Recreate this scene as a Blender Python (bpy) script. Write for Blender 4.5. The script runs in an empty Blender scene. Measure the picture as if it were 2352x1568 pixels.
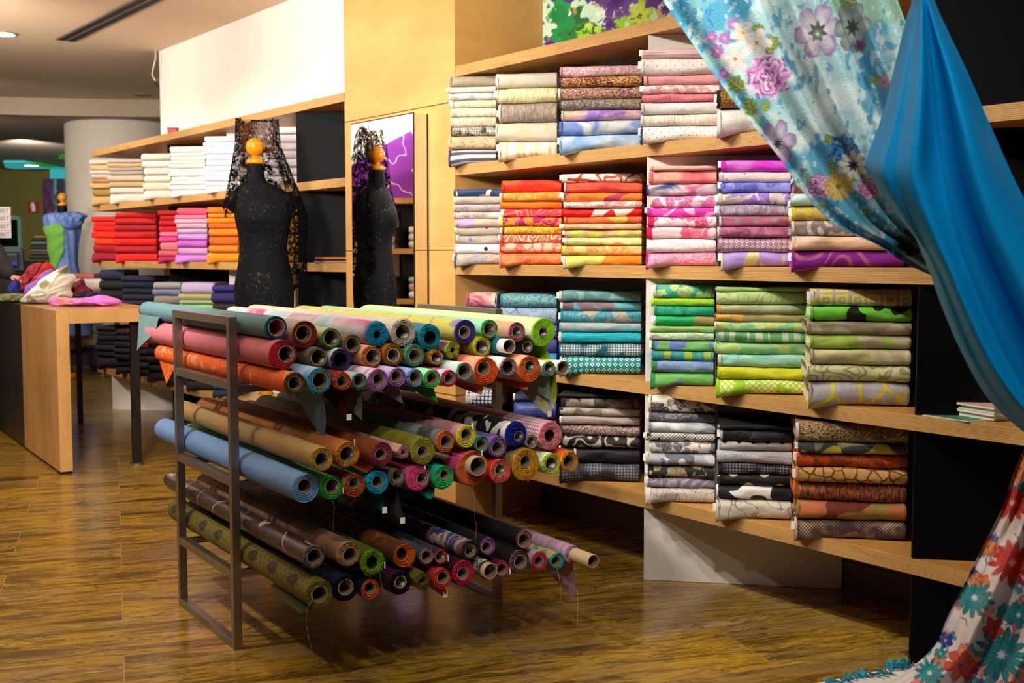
import bpy, bmesh, math, random, zlib
import numpy as np
from mathutils import Vector, Matrix, noise

random.seed(7)
SC = bpy.context.scene
COL = SC.collection
W0, H0, FPX = 2352.0, 1568.0, 2650.0
CAMZ = 1.4
TH = math.atan((784 - 590) / FPX)
CAM = Vector((0, 0, CAMZ))
FW = Vector((0, math.cos(TH), -math.sin(TH)))
UP = Vector((0, math.sin(TH), math.cos(TH)))
RT = Vector((1, 0, 0))

# ---------------------------------------------------------------- measuring
def ray(px, py):
    return FW + RT * ((px - 1176) / FPX) - UP * ((py - 784) / FPX)

def on_z(px, py, z=0.0):
    r = ray(px, py)
    return CAM + r * ((z - CAMZ) / r.z)

def at_y(px, py, Y):
    r = ray(px, py)
    return CAM + r * (Y / r.y)

def on_plane(px, py, p0, n):
    r = ray(px, py)
    return CAM + r * ((p0 - CAM).dot(n) / r.dot(n))

def on_line(px, base, d):
    k = (px - 1176) / FPX
    b = base - CAM
    t = (k * b.dot(FW) - b.dot(RT)) / (d.dot(RT) - k * d.dot(FW))
    return base + d * t

def proj(p):
    v = Vector(p) - CAM
    w = v.dot(FW)
    return 1176 + FPX * v.dot(RT) / w, 784 - FPX * v.dot(UP) / w

# wall direction (towards far left), outward-from-room normal, bolt direction
DW = Vector((-2006.0, 2650.0, 0)).normalized()
NW = Vector((DW.y, -DW.x, 0))           # points away from the room
if NW.y < 0: NW = -NW
E = Vector((0.985, -0.171, 0)).normalized()
EN = Vector((-E.y, E.x, 0))             # backwards, away from camera
P0 = on_z(1472, 1330, 0)

def front(px, z=0.0, off=0.0):
    """point of the shelf front plane (moved back by off) seen in column px at height z"""
    b = P0 + NW * off
    b = Vector((b.x, b.y, z))
    return on_line(px, b, DW)

def z_seen(px, py, p, d):
    n = Vector((-d.y, d.x, 0))
    return on_plane(px, py, p, n).z

# ---------------------------------------------------------------- objects
def link(o, parent=None):
    COL.objects.link(o)
    if parent is not None: o.parent = parent
    return o

def tag(o, label=None, cat=None, group=None, kind=None):
    if label: o['label'] = label
    if cat: o['category'] = cat
    if group: o['group'] = group
    if kind: o['kind'] = kind
    return o

def empty(name, loc=(0, 0, 0), rz=0.0):
    o = bpy.data.objects.new(name, None)
    o.location = loc; o.rotation_euler = (0, 0, rz)
    o.empty_display_size = 0.1
    return link(o)

def mesh(name, V, F, mat=None, parent=None, uv=None, smooth=True, loc=None, rz=None, mats=None, fm=None, vcol=None):
    me = bpy.data.meshes.new(name)
    me.from_pydata([tuple(v) for v in V], [], [tuple(f) for f in F])
    if uv is not None:
        ul = me.uv_layers.new(name='UVMap')
        li = np.empty(len(me.loops), dtype=np.int32)
        me.loops.foreach_get('vertex_index', li)
        ul.data.foreach_set('uv', np.asarray(uv, dtype=np.float32)[li].ravel())
    if vcol is not None:
        ca = me.color_attributes.new(name='Print', type='FLOAT_COLOR', domain='POINT')
        c = np.ones((len(V), 4), dtype=np.float32); c[:, :3] = vcol
        ca.data.foreach_set('color', c.ravel())
    for m in (mats or ([mat] if mat else [])): me.materials.append(m)
    if fm is not None: me.polygons.foreach_set('material_index', np.asarray(fm, dtype=np.int32))
    if smooth: me.polygons.foreach_set('use_smooth', [True] * len(me.polygons))
    me.update()
    o = bpy.data.objects.new(name, me)
    if loc is not None: o.location = loc
    if rz is not None: o.rotation_euler = (0, 0, rz)
    return link(o, parent)

def grid_faces(nu, nv, base=0, flip=False):
    F = []
    for i in range(nu - 1):
        for j in range(nv - 1):
            a = base + i * nv + j
            f = (a, a + nv, a + nv + 1, a + 1)
            F.append(f[::-1] if flip else f)
    return F

class MB:
    """collects boxes, bars and lathes into one mesh"""
    def __init__(s): s.V = []; s.F = []; s.M = []
    def add(s, V, F, m=0):
        b = len(s.V); s.V += [tuple(v) for v in V]; s.F += [tuple(i + b for i in f) for f in F]; s.M += [m] * len(F)
        return s
    def prism(s, pts, z0, z1, m=0, sides=None, bev=0.0):
        n = len(pts)
        V = [(p[0], p[1], z0) for p in pts] + [(p[0], p[1], z1) for p in pts]
        F = [tuple(range(n))[::-1], tuple(range(n, 2 * n))]
        for i in range(n): F.append((i, (i + 1) % n, n + (i + 1) % n, n + i))
        b = len(s.V); s.V += V; s.F += [tuple(i + b for i in f) for f in F]
        s.M += [m, m] + [(sides[i] if sides else m) for i in range(n)]
        return s
    def bar(s, a, b, w, h, side=None, m=0):
        a, b = Vector(a), Vector(b); d = (b - a).normalized()
        u = Vector(side) if side is not None else d.cross(Vector((0, 0, 1)))
        if u.length < 1e-4: u = Vector((1, 0, 0))
        u.normalize(); v = d.cross(u).normalized()
        V = []
        for p in (a, b):
            for su, sv in ((-1, -1), (1, -1), (1, 1), (-1, 1)): V.append(p + u * (su * w / 2) + v * (sv * h / 2))
        return s.add(V, [(0, 1, 2, 3), (7, 6, 5, 4), (0, 4, 5, 1), (1, 5, 6, 2), (2, 6, 7, 3), (3, 7, 4, 0)], m)
    def lathe(s, prof, c=(0, 0, 0), n=24, m=0, caps=True):
        V = []; F = []
        for r, z in prof:
            for k in range(n):
                a = 2 * math.pi * k / n
                V.append((c[0] + r * math.cos(a), c[1] + r * math.sin(a), c[2] + z))
        for i in range(len(prof) - 1):
            for k in range(n):
                k2 = (k + 1) % n
                F.append((i * n + k, i * n + k2, (i + 1) * n + k2, (i + 1) * n + k))
        if caps:
            F.append(tuple(range(n))[::-1]); F.append(tuple((len(prof) - 1) * n + k for k in range(n)))
        return s.add(V, F, m)
    def tube(s, pts, r, n=8, m=0):
        pts = [Vector(p) for p in pts]; V = []; F = []
        for i, p in enumerate(pts):
            d = (pts[min(i + 1, len(pts) - 1)] - pts[max(i - 1, 0)]).normalized()
            u = d.cross(Vector((0.31, 0.17, 0.93))).normalized(); v = d.cross(u)
            rr = r[i] if isinstance(r, (list, tuple)) else r
            for k in range(n):
                a = 2 * math.pi * k / n
                V.append(p + u * (rr * math.cos(a)) + v * (rr * math.sin(a)))
        for i in range(len(pts) - 1):
            for k in range(n):
                k2 = (k + 1) % n
                F.append((i * n + k, i * n + k2, (i + 1) * n + k2, (i + 1) * n + k))
        F.append(tuple(range(n))[::-1]); F.append(tuple((len(pts) - 1) * n + k for k in range(n)))
        return s.add(V, F, m)
    def build(s, name, mats, parent=None, smooth=False, bevel=0.0, loc=None, rz=None):
        if not isinstance(mats, (list, tuple)): mats = [mats]
        o = mesh(name, s.V, s.F, parent=parent, smooth=smooth, mats=mats, fm=s.M, loc=loc, rz=rz)
        if bevel > 0:
            md = o.modifiers.new('Bevel', 'BEVEL'); md.width = bevel; md.segments = 2; md.limit_method = 'ANGLE'
        return o

# ---------------------------------------------------------------- colours
def lin(h):
    if isinstance(h, (tuple, list)): return tuple(h)[:3]
    h = h.lstrip('#')
    out = []
    for i in (0, 2, 4):
        c = int(h[i:i + 2], 16) / 255.0
        out.append(c / 12.92 if c <= 0.04045 else ((c + 0.055) / 1.055) ** 2.4)
    return tuple(out)

def rgba(h): return (*lin(h), 1.0)

class Mat:
    def __init__(s, name):
        s.m = bpy.data.materials.new(name); s.m.use_nodes = True
        s.nt = s.m.node_tree; s.nt.nodes.clear()
        s.out = s.nt.nodes.new('ShaderNodeOutputMaterial')
        s.b = s.nt.nodes.new('ShaderNodeBsdfPrincipled')
        s.nt.links.new(s.b.outputs[0], s.out.inputs[0])
    def put(s, sock, v):
        if isinstance(v, bpy.types.NodeSocket): s.nt.links.new(v, sock)
        elif v is not None:
            if isinstance(v, str): v = rgba(v)
            sock.default_value = v
    def node(s, t, ins=None, **kw):
        n = s.nt.nodes.new(t)
        for k, v in kw.items(): setattr(n, k, v)
        for k, v in (ins or {}).items(): s.put(n.inputs[k], v)
        return n
    def math(s, op, a, b=None, c=None):
        n = s.node('ShaderNodeMath', operation=op)
        for i, v in enumerate((a, b, c)):
            if v is not None: s.put(n.inputs[i], v)
        return n.outputs[0]
    def vmath(s, op, a, b=None, scale=None):
        n = s.node('ShaderNodeVectorMath', operation=op)
        s.put(n.inputs[0], a)
        if b is not None: s.put(n.inputs[1], b)
        if scale is not None: s.put(n.inputs['Scale'], scale)
        return n.outputs[0]
    def mix(s, f, a, b, mode='MIX'):
        n = s.node('ShaderNodeMix', data_type='RGBA', blend_type=mode)
        s.put(n.inputs[0], f); s.put(n.inputs[6], a); s.put(n.inputs[7], b)
        return n.outputs[2]
    def ramp(s, f, stops, interp='LINEAR'):
        n = s.node('ShaderNodeValToRGB'); cr = n.color_ramp; cr.interpolation = interp
        while len(cr.elements) < len(stops): cr.elements.new(0.5)
        for e, (p, c) in zip(cr.elements, stops):
            e.position = p; e.color = rgba(c) if not isinstance(c, (int, float)) else (c, c, c, 1)
        s.put(n.inputs[0], f)
        return n.outputs[0]
    def step(s, x, e0, e1):
        n = s.node('ShaderNodeMapRange', interpolation_type='SMOOTHSTEP')
        s.put(n.inputs[0], x); n.inputs[1].default_value = e0; n.inputs[2].default_value = e1
        return n.outputs[0]
    def uv(s, off=(0, 0, 0), scale=(1, 1, 1), obj=False, rot=0.0):
        t = s.node('ShaderNodeTexCoord')
        m = s.node('ShaderNodeMapping', {'Location': off, 'Scale': scale, 'Rotation': (0, 0, rot)})
        s.nt.links.new(t.outputs['Object' if obj else 'UV'], m.inputs[0])
        return m.outputs[0]
    def scale(s, v, sc):
        return s.vmath('MULTIPLY', v, sc if isinstance(sc, tuple) else (sc, sc, sc))
    def noise(s, v, sc=5.0, det=2.0, rough=0.5, dist=0.0):
        n = s.node('ShaderNodeTexNoise', {'Vector': v, 'Scale': sc, 'Detail': det, 'Roughness': rough, 'Distortion': dist})
        return n.outputs[0]
    def noisec(s, v, sc=5.0, det=1.0):
        return s.node('ShaderNodeTexNoise', {'Vector': v, 'Scale': sc, 'Detail': det}).outputs[1]
    def vor(s, v, sc=5.0, rand=1.0, feature='F1', metric='EUCLIDEAN', out=0):
        n = s.nt.nodes.new('ShaderNodeTexVoronoi'); n.voronoi_dimensions = '2D'; n.feature = feature
        if feature != 'DISTANCE_TO_EDGE': n.distance = metric
        for k_, v_ in (('Vector', v), ('Scale', sc), ('Randomness', rand)): s.put(n.inputs[k_], v_)
        return n.outputs[out]
    def sep(s, v):
        n = s.node('ShaderNodeSeparateXYZ', {0: v}); return n.outputs
    def bump(s, h, strength=0.3, dist=0.01):
        n = s.node('ShaderNodeBump', {'Height': h, 'Strength': strength, 'Distance': dist})
        s.nt.links.new(n.outputs[0], s.b.inputs['Normal'])
    def fin(s, col, rough=0.6, metal=0.0, spec=0.5, sheen=0.0, coat=0.0):
        s.put(s.b.inputs['Base Color'], col); s.put(s.b.inputs['Roughness'], rough); s.put(s.b.inputs['Metallic'], metal)
        s.b.inputs['Specular IOR Level'].default_value = spec
        if sheen: s.b.inputs['Sheen Weight'].default_value = sheen
        if coat: s.b.inputs['Coat Weight'].default_value = coat
        return s.m

_cache = {}
def plain(name, c, rough=0.6, metal=0.0, spec=0.5, var=0.0, emit=0.0):
    k = ('plain', name, str(c), rough, metal)
    if k in _cache: return _cache[k]
    g = Mat(name)
    col = rgba(c)
    if var:
        n = g.noise(g.uv(obj=True), 6.0, 4.0)
        d = tuple(x * (1 - var) for x in lin(c))
        col = g.mix(n, rgba(c), (*d, 1))
    if emit:
        g.b.inputs['Emission Color'].default_value = rgba(c); g.b.inputs['Emission Strength'].default_value = emit
    _cache[k] = g.fin(col, rough, metal, spec)
    return _cache[k]

# ---------------------------------------------------------------- fabric shader
def fabric(style, c1, c2=None, c3=None, k=0.03, rough=0.75, crease=0.5, sheen=0.0, metal=0.0, name='fabric'):
    key = (style, c1, c2, c3, k, rough, crease, metal)
    if key in _cache: return _cache[key]
    rnd = random.Random(zlib.crc32(str(key).encode()) & 0xffff)
    g = Mat(name + '_' + style)
    off = (rnd.uniform(0, 7), rnd.uniform(0, 7), rnd.uniform(0, 7))
    v = g.uv(off)
    c2 = c2 or c1; c3 = c3 or c2
    s = 1.0 / (k if not isinstance(k, tuple) else .03)
    xyz = None
    extra = None
    def warp(amp, fs):
        nz = g.noisec(v, fs, 1.0)
        w = g.vmath('SUBTRACT', nz, (0.5, 0.5, 0.5))
        return g.vmath('ADD', v, g.scale(w, amp))
    if style == 'solid':
        d = tuple(x * 0.82 for x in lin(c1))
        col = g.mix(g.noise(v, 9, 3), c1, (*d, 1))
    elif style == 'spot':
        d = g.vmath('SUBTRACT', g.uv(obj=True), (k[0], 0, k[1]))
        dl = g.node('ShaderNodeVectorMath', {0: g.scale(d, (1, 0, 1))}, operation='LENGTH').outputs['Value']
        col = g.mix(g.step(dl, k[2], k[2] * .92), c1, c2)
    elif style == 'floral':
        wv = warp(k * 1.6, s * 0.9)
        blob = g.step(g.vor(wv, s * 0.62, 1.0), 0.44, 0.40)
        inner = g.step(g.vor(warp(k * .5, s * 2), s * 2.2, 1.0, 'DISTANCE_TO_EDGE'), 0.05, 0.10)
        fl = g.mix(g.noise(wv, s * 1.2, 1), c2, c3)
        d = tuple(0.55 * a + 0.45 * b for a, b in zip(lin(c2), lin(c1)))
        fl = g.mix(inner, (*d, 1), fl)
        col = g.mix(blob, c1, fl)
        tw = g.math('ABSOLUTE', g.math('SUBTRACT', g.noise(v, s * 0.8, 1), 0.5))
        col = g.mix(g.math('MULTIPLY', g.step(tw, 0.022, 0.010), 0.7), col, c2)
    elif style == 'swirl':
        f = g.math('FRACT', g.math('MULTIPLY', g.noise(v, s * 0.55, 0.6), 7.0))
        line = g.step(g.math('ABSOLUTE', g.math('SUBTRACT', f, 0.5)), 0.20, 0.10)
        base = g.mix(g.step(g.noise(v, s * 0.3, 1), 0.45, 0.6), c1, c3 if c3 != c2 else c1)
        col = g.mix(line, base, c2); extra = line
    elif style == 'scribble':
        f = g.math('ABSOLUTE', g.math('SUBTRACT', g.noise(v, s * 0.5, 1.5), 0.5))
        line = g.step(f, 0.018, 0.008)
        col = g.mix(line, c1, c2)
        col = g.mix(g.math('MULTIPLY', g.step(g.noise(v, s * .22, 1), .55, .68), .6), col, c3)
    elif style == 'pin':
        col = g.mix(g.step(g.vor(g.uv(off, rot=math.radians(45)), s, 0.0), .095, .07), c1, c2)
    elif style in ('dots', 'diamond', 'square'):
        met = {'dots': 'EUCLIDEAN', 'diamond': 'MANHATTAN', 'square': 'CHEBYCHEV'}[style]
        vv = v
        if style == 'dots':
            vv = g.uv(off, rot=math.radians(45))
        d = g.vor(vv, s, 0.0, 'F1', met)
        if style == 'dots': col = g.mix(g.step(d, 0.24, 0.20), c1, c2)
        elif style == 'diamond':
            col = g.mix(g.step(d, 0.42, 0.37), c1, c2)
            col = g.mix(g.step(d, 0.24, 0.19), col, c3)
        else:
            col = g.mix(g.step(d, 0.40, 0.38), c2, c1)
            col = g.mix(g.step(d, 0.25, 0.23), col, c2)
            col = g.mix(g.step(d, 0.07, 0.05), col, c1)
    elif style == 'vstripe':
        x = g.sep(warp(k * 0.6, s * .35))[0]
        f = g.math('FRACT', g.math('MULTIPLY', x, s))
        f2 = g.math('FRACT', g.math('MULTIPLY', x, s * 0.37))
        col = g.mix(g.step(g.math('ABSOLUTE', g.math('SUBTRACT', f, .5)), .2, .25), c1, c2)
        col = g.mix(g.step(g.math('ABSOLUTE', g.math('SUBTRACT', f2, .5)), .30, .36), col, c3)
    elif style == 'hstripe':
        y = g.sep(warp(k * .15, s * .3))[1]
        f = g.math('FRACT', g.math('MULTIPLY', y, s))
        col = g.mix(g.step(g.math('ABSOLUTE', g.math('SUBTRACT', f, .5)), .22, .30), c1, c2)
    elif style == 'sequin':
        cell = g.vor(g.scale(v, (.6, 1, 1)), 380, 1.0, 'F1', 'EUCLIDEAN', 1)
        r = g.sep(cell)[0]
        f = g.math('ADD', g.math('MULTIPLY', r, 0.55), g.math('MULTIPLY', g.noise(g.scale(v, (.6, 1, 1)), s * .35, 2), 0.55))
        col = g.ramp(f, [(0.30, c1), (0.52, c2), (0.72, c3)])
        extra = r
        rough = g.math('MULTIPLY_ADD', r, 0.5, 0.15)
    elif style == 'check':
        o = g.sep(warp(k * .08, s * .5))
        fx = g.math('ABSOLUTE', g.math('SUBTRACT', g.math('FRACT', g.math('MULTIPLY', o[0], s)), .5))
        fy = g.math('ABSOLUTE', g.math('SUBTRACT', g.math('FRACT', g.math('MULTIPLY', o[1], s)), .5))
        gr = g.math('MAXIMUM', g.step(fx, .30, .38), g.step(fy, .30, .38))
        gr = g.math('MULTIPLY', gr, g.step(g.noise(v, s * .22, 1), .30, .55))
        col = g.mix(gr, c1, c2)
    elif style == 'leaf':
        wv = g.scale(warp(k * 1.2, s * .7), (1.0, 0.55, 1))
        n = g.noise(wv, s * .55, .5, .5, 1.2)
        col = g.mix(g.step(n, .50, .535), c1, c2)
        n2 = g.noise(g.vmath('ADD', wv, (3, 1, 0)), s * .5, .5, .5, 1.4)
        col = g.mix(g.step(n2, .56, .59), col, c3)
    elif style == 'water':
        n = g.noise(g.scale(v, (.7, 1, 1)), s * .5, 2.0, .55, .6)
        col = g.ramp(n, [(.36, c1), (.50, c2), (.64, c3)])
    elif style == 'blob':
        n = g.noise(v, s * .4, .4, .5, .8)
        n2 = g.noise(g.vmath('ADD', v, (5, 2, 0)), s * .45, .4, .5, .8)
        col = g.mix(g.step(n, .5, .52), c1, c2)
        col = g.mix(g.step(n2, .55, .57), col, c3)
    elif style == 'crinkle':
        n = g.noise(g.scale(v, (1.0, .28, 1)), s * 1.6, 3, .6, .8)
        col = g.mix(g.step(n, .38, .62), c1, c2); extra = n
    elif style == 'crackle':
        d = g.vor(warp(k * .5, s * 1.2), s * .8, 1.0, 'DISTANCE_TO_EDGE')
        col = g.mix(g.step(d, .09, .06), g.mix(g.noise(g.scale(v, (1, .5, 1)), s * 5, 3), c1, c3), c2)
    elif style == 'snake':
        d = g.vor(g.uv(off, rot=math.radians(45)), 120, .1, 'DISTANCE_TO_EDGE')
        n = g.noise(warp(k, s), s * .6, 2)
        col = g.mix(g.step(n, .42, .6), c1, c2)
        col = g.mix(g.step(d, .2, .05), col, c3); extra = d
    elif style == 'lace':
        d = g.vor(g.uv(off, rot=math.radians(45)), s * 3, 0.0, 'F1', 'CHEBYCHEV')
        net = g.step(d, .36, .44)
        blob = g.step(g.noise(v, s * .7, 3, .65), .48, .56)
        col = g.mix(g.math('MAXIMUM', net, blob), c2, c1)
    elif style == 'gingham':
        o = g.sep(v)
        fx = g.step(g.math('FRACT', g.math('MULTIPLY', o[0], s)), .48, .52)
        fy = g.step(g.math('FRACT', g.math('MULTIPLY', o[1], s)), .48, .52)
        col = g.mix(g.math('MULTIPLY', g.math('ADD', fx, fy), .5), c1, c2)
    elif style == 'straw':
        n = g.noise(g.scale(v, (1.0, .16, 1)), 150, 3, .7)
        n2 = g.noise(v, s * .4, 2)
        col = g.mix(n, c1, c2); col = g.mix(g.step(n2, .42, .7), col, c3); extra = n
    elif style == 'pindot':
        d = g.vor(g.uv(off, rot=math.radians(45)), s, 0.0)
        col = g.mix(g.step(d, .15, .11), c1, c2)
        d2 = g.vor(g.scale(v, (.6, 1, 1)), s * .24, 0.0)
        med = g.math('MULTIPLY', g.step(d2, .22, .20), g.step(g.noise(v, s * 3, 2), .36, .42))
        col = g.mix(g.math('MULTIPLY', med, .95), col, c3)
    else:
        col = rgba(c1)
    # uneven dye and yarn, then weave and soft creases
    mott = g.math('ADD', g.math('MULTIPLY', g.noise(g.scale(v, (1, 2.2, 1)), 75, 3, .7), .34), g.math('MULTIPLY', g.noise(v, 420, 1), .22))
    col = g.mix(1.0, col, g.ramp(mott, [(.12, .74), (.44, 1.04)]), 'MULTIPLY')
    weave = g.noise(v, 700, 1)
    cr = g.noise(g.scale(v, (1.0, 1.9, 1)), 11, 3, .55, .7)
    h = g.math('ADD', g.math('MULTIPLY', cr, crease), g.math('MULTIPLY', weave, .05))
    if extra is not None: h = g.math('ADD', h, g.math('MULTIPLY', extra, .12 if style != 'crinkle' else .9))
    g.bump(h, .55, .012)
    m = g.fin(col, rough, metal, .35, sheen)
    _cache[key] = m
    return m

def satin_like(c, r=.35): return fabric('solid', c, rough=r)

def wood(name, c1, c2, rough=.42, axis=(1, 1, 1), sc=1.0, spec=.4):
    key = ('wood', name)
    if key in _cache: return _cache[key]
    g = Mat(name)
    v = g.uv(obj=True, scale=axis)
    n = g.noise(v, 3.0 * sc, 5, .6, .4)
    n2 = g.noise(v, 22.0 * sc, 3, .6)
    col = g.mix(g.step(n, .3, .72), c1, c2)
    d = tuple(x * .72 for x in lin(c2))
    col = g.mix(g.math('MULTIPLY', g.step(n2, .55, .75), .5), col, (*d, 1))
    g.bump(n2, .06, .003)
    _cache[key] = g.fin(col, rough, 0, spec)
    return _cache[key]
# ================================================================= the setting
CEIL = 3.34
M_MAPLE = wood('maple_veneer', '#c08e48', '#a97638', .38, (1.0, 1.0, .35))
M_PANELW = wood('maple_wall_panel', '#d3a55c', '#c08f47', .42, (1.2, 1.2, .5), .8)
M_WHITE = plain('white_lacquer', '#d9d3cb', .45, var=.05)
M_BLACK = plain('black_laminate', '#040507', .6, var=.2, spec=.12)
M_DARKB = plain('dark_brown_back', '#140d08', .7)
M_WALL = plain('white_plaster', '#efeae2', .8, var=.02)
M_CEIL = plain('warm_ceiling_paint', '#d9c4a8', .85, var=.03)
M_OLIVE = plain('olive_wall_paint', '#6d6326', .8, var=.1)

def ply_edge():
    g = Mat('plywood_edge')
    v = g.uv(obj=True)
    o = g.sep(v)
    nz = g.noise(g.scale(v, (1.5, 1.5, 40)), 2.0, 3)
    f = g.math('FRACT', g.math('MULTIPLY_ADD', nz, .25, g.math('MULTIPLY', o[2], 165)))
    st = g.step(g.math('ABSOLUTE', g.math('SUBTRACT', f, .5)), .12, .36)
    st = g.math('MULTIPLY', st, g.math('MULTIPLY_ADD', g.noise(g.scale(v, (2.5, 2.5, 60)), 1.5, 3), .9, .1))
    col = g.mix(st, '#bb9258', '#815828')
    bl = g.noise(g.scale(v, (1, 1, 6)), 6, 4, .65)
    col = g.mix(g.math('MULTIPLY', g.step(bl, .5, .78), .45), col, '#6e4a24')
    g.bump(st, .12, .002)
    return g.fin(col, .5, 0, .35)
M_PLY = ply_edge()

# ---- floor: polished brown travertine planks
def floor_mat():
    g = Mat('travertine_planks')
    v = g.uv(obj=True, rot=math.radians(-19))
    br = g.node('ShaderNodeTexBrick', {'Vector': v, 'Scale': 1.0, 'Mortar Size': .0022, 'Mortar Smooth': .1, 'Bias': 0.0,
                                       'Brick Width': 1.3, 'Row Height': .42, 'Color1': (0, 0, 0, 1), 'Color2': (1, 1, 1, 1), 'Mortar': (.5, .5, .5, 1)})
    br.offset = .37
    tone = g.sep(br.outputs[0])[0]
    shift = g.vmath('SCALE', (3.7, 5.1, 2.3), scale=g.math('MULTIPLY', tone, 4.0))
    w = g.vmath('ADD', v, shift)
    nz = g.noisec(g.scale(w, (.8, 2.2, 1)), 2.2, 3)
    w2 = g.vmath('ADD', w, g.scale(g.vmath('SUBTRACT', nz, (.5, .5, .5)), (.5, .16, 0)))
    n1 = g.noise(g.scale(w2, (.55, 3.4, 1)), 2.3, 7, .66)
    n2 = g.noise(g.scale(w2, (1.5, 11.0, 1)), 3.0, 6, .7)
    n3 = g.noise(g.scale(w2, (.7, 2.0, 1)), 1.7, 3)
    f = g.math('ADD', g.math('MULTIPLY', n1, .62), g.math('MULTIPLY', n2, .38))
    col = g.ramp(f, [(.33, '#2a190b'), (.41, '#573d14'), (.47, '#80611e'), (.52, '#ae8824'), (.565, '#78592a'), (.62, '#b4905a'), (.70, '#d8bd84')])
    grey = g.math('MULTIPLY', g.step(n3, .46, .66), .6)
    col = g.mix(grey, col, g.ramp(n2, [(.35, '#5a4326'), (.6, '#9a7d50')]))
    vein = g.step(g.math('ABSOLUTE', g.math('SUBTRACT', g.noise(g.scale(w2, (.9, 5, 1)), 2.2, 4, .6), .5)), .018, .004)
    col = g.mix(g.math('MULTIPLY', vein, .55), col, '#2c1a0c')
    pale = g.step(g.noise(g.scale(w2, (.8, 13, 1)), 2.4, 5, .7), .60, .70)
    col = g.mix(g.math('MULTIPLY', pale, .5), col, '#d6b878')
    col = g.mix(g.math('MULTIPLY', tone, .32), col, '#684c20')
    m = br.outputs[1]
    col = g.mix(g.math('MULTIPLY', m, .6), col, '#a88c5c')
    g.bump(g.math('SUBTRACT', g.math('MULTIPLY', n2, .15), m), .05, .004)
    ro = g.math('MULTIPLY_ADD', n2, .16, .12)
    return g.fin(col, ro, 0, .42)
fl = MB().prism([(-16, -4), (9, -4), (9, 24), (-16, 24)], -.1, 0)
tag(fl.build('floor', floor_mat()), kind='structure')

tag(MB().prism([(-16, -4), (9, -4), (9, 14.5), (-16, 14.5)], CEIL, CEIL + .1).build('ceiling', M_CEIL), kind='structure')
# lower ceiling at the back of the shop with its curved fascia
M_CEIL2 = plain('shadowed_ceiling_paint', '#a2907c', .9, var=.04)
mb = MB()
pts = []
for i in range(13):
    x = -16 + i * 1.25
    pts.append((x, 14.48 - .055 * (x + 4.0) ** 2 * (1 if x < -4 else .35)))
poly = pts + [(-1, 24), (-16, 24)]
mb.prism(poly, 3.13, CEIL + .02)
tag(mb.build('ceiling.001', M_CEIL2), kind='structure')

# ---- back wall of the shop
yb = 22.8
tag(MB().prism([(-16, yb), (-8.95, yb), (-8.95, yb + .2), (-16, yb + .2)], 0, 3.13).build('wall_back', M_OLIVE), kind='structure')
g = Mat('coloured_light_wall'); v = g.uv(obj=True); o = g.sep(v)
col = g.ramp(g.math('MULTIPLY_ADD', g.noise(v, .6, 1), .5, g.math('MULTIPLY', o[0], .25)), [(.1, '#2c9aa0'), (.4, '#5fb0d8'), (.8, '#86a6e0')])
g.put(g.b.inputs['Emission Color'], col); g.b.inputs['Emission Strength'].default_value = .6  # coloured light falling on the wall, put into its colour and glow
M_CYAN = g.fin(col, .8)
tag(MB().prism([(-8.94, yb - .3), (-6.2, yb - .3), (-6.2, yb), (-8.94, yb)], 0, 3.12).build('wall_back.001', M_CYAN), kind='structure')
tag(MB().prism([(-16.2, -4), (-16, -4), (-16, 24), (-16.2, 24)], 0, CEIL).build('wall_left', M_OLIVE), kind='structure')

# ---- white wall over the far shelf unit, and the wall behind the near unit
WOFF = .60
wl = front(383, 0, WOFF); wr = front(2900, 0, WOFF)
wl2 = Vector((wl.x, wl.y, 0))
def strip(a, b, off0, off1):
    return [(a + NW * off0)[:2], (b + NW * off0)[:2], (b + NW * off1)[:2], (a + NW * off1)[:2]]
colL, colR = front(800, 0), front(1047, 0)
wcol = on_line(800, P0 + NW * WOFF, DW)
f383 = wl - NW * WOFF
f2900 = wr - NW * WOFF
tag(MB().prism(strip(colL + DW * -.2, f383, WOFF, WOFF + .15), 0, CEIL).build('wall_right', M_WALL), kind='structure')
tag(MB().prism(strip(f2900, colR + DW * .2, WOFF, WOFF + .15), 0, CEIL).build('wall_right.001', plain('shelf_back_wall', '#8d857c', .8)), kind='structure')
tag(MB().prism(strip(f2900, colR + DW * .05, WOFF - .02, WOFF), 0, .12).build('baseboard_right', plain('brown_baseboard', '#5a3c22', .5)), kind='structure')

# ---- wooden pillar clad with maple panels
def panel_mat():
    g = Mat('maple_cladding')
    v = g.uv(obj=True)
    n = g.noise(g.scale(v, (.8, .8, 3.0)), 2.2, 5, .6, .5)
    n2 = g.noise(g.scale(v, (2, 2, 9)), 6, 3, .6)
    col = g.mix(g.step(n, .2, .8), '#cd9c5a', '#c08c4a')
    col = g.mix(g.math('MULTIPLY', g.step(n2, .62, .78), .35), col, '#b08448')
    z = g.sep(v)[2]
    f = g.math('ABSOLUTE', g.math('SUBTRACT', g.math('FRACT', g.math('MULTIPLY_ADD', z, 1 / .77, .135)), .5))
    line = g.step(f, .4955, .4975)
    col = g.mix(line, col, '#3a250f')
    g.bump(g.math('SUBTRACT', 0.0, line), .3, .004)
    return g.fin(col, .40, 0, .4)
pil = MB().prism(strip(colR, colL, 0, WOFF + .3), 0, CEIL - .002)
tag(pil.build('column', panel_mat(), bevel=.003), kind='structure')

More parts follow.
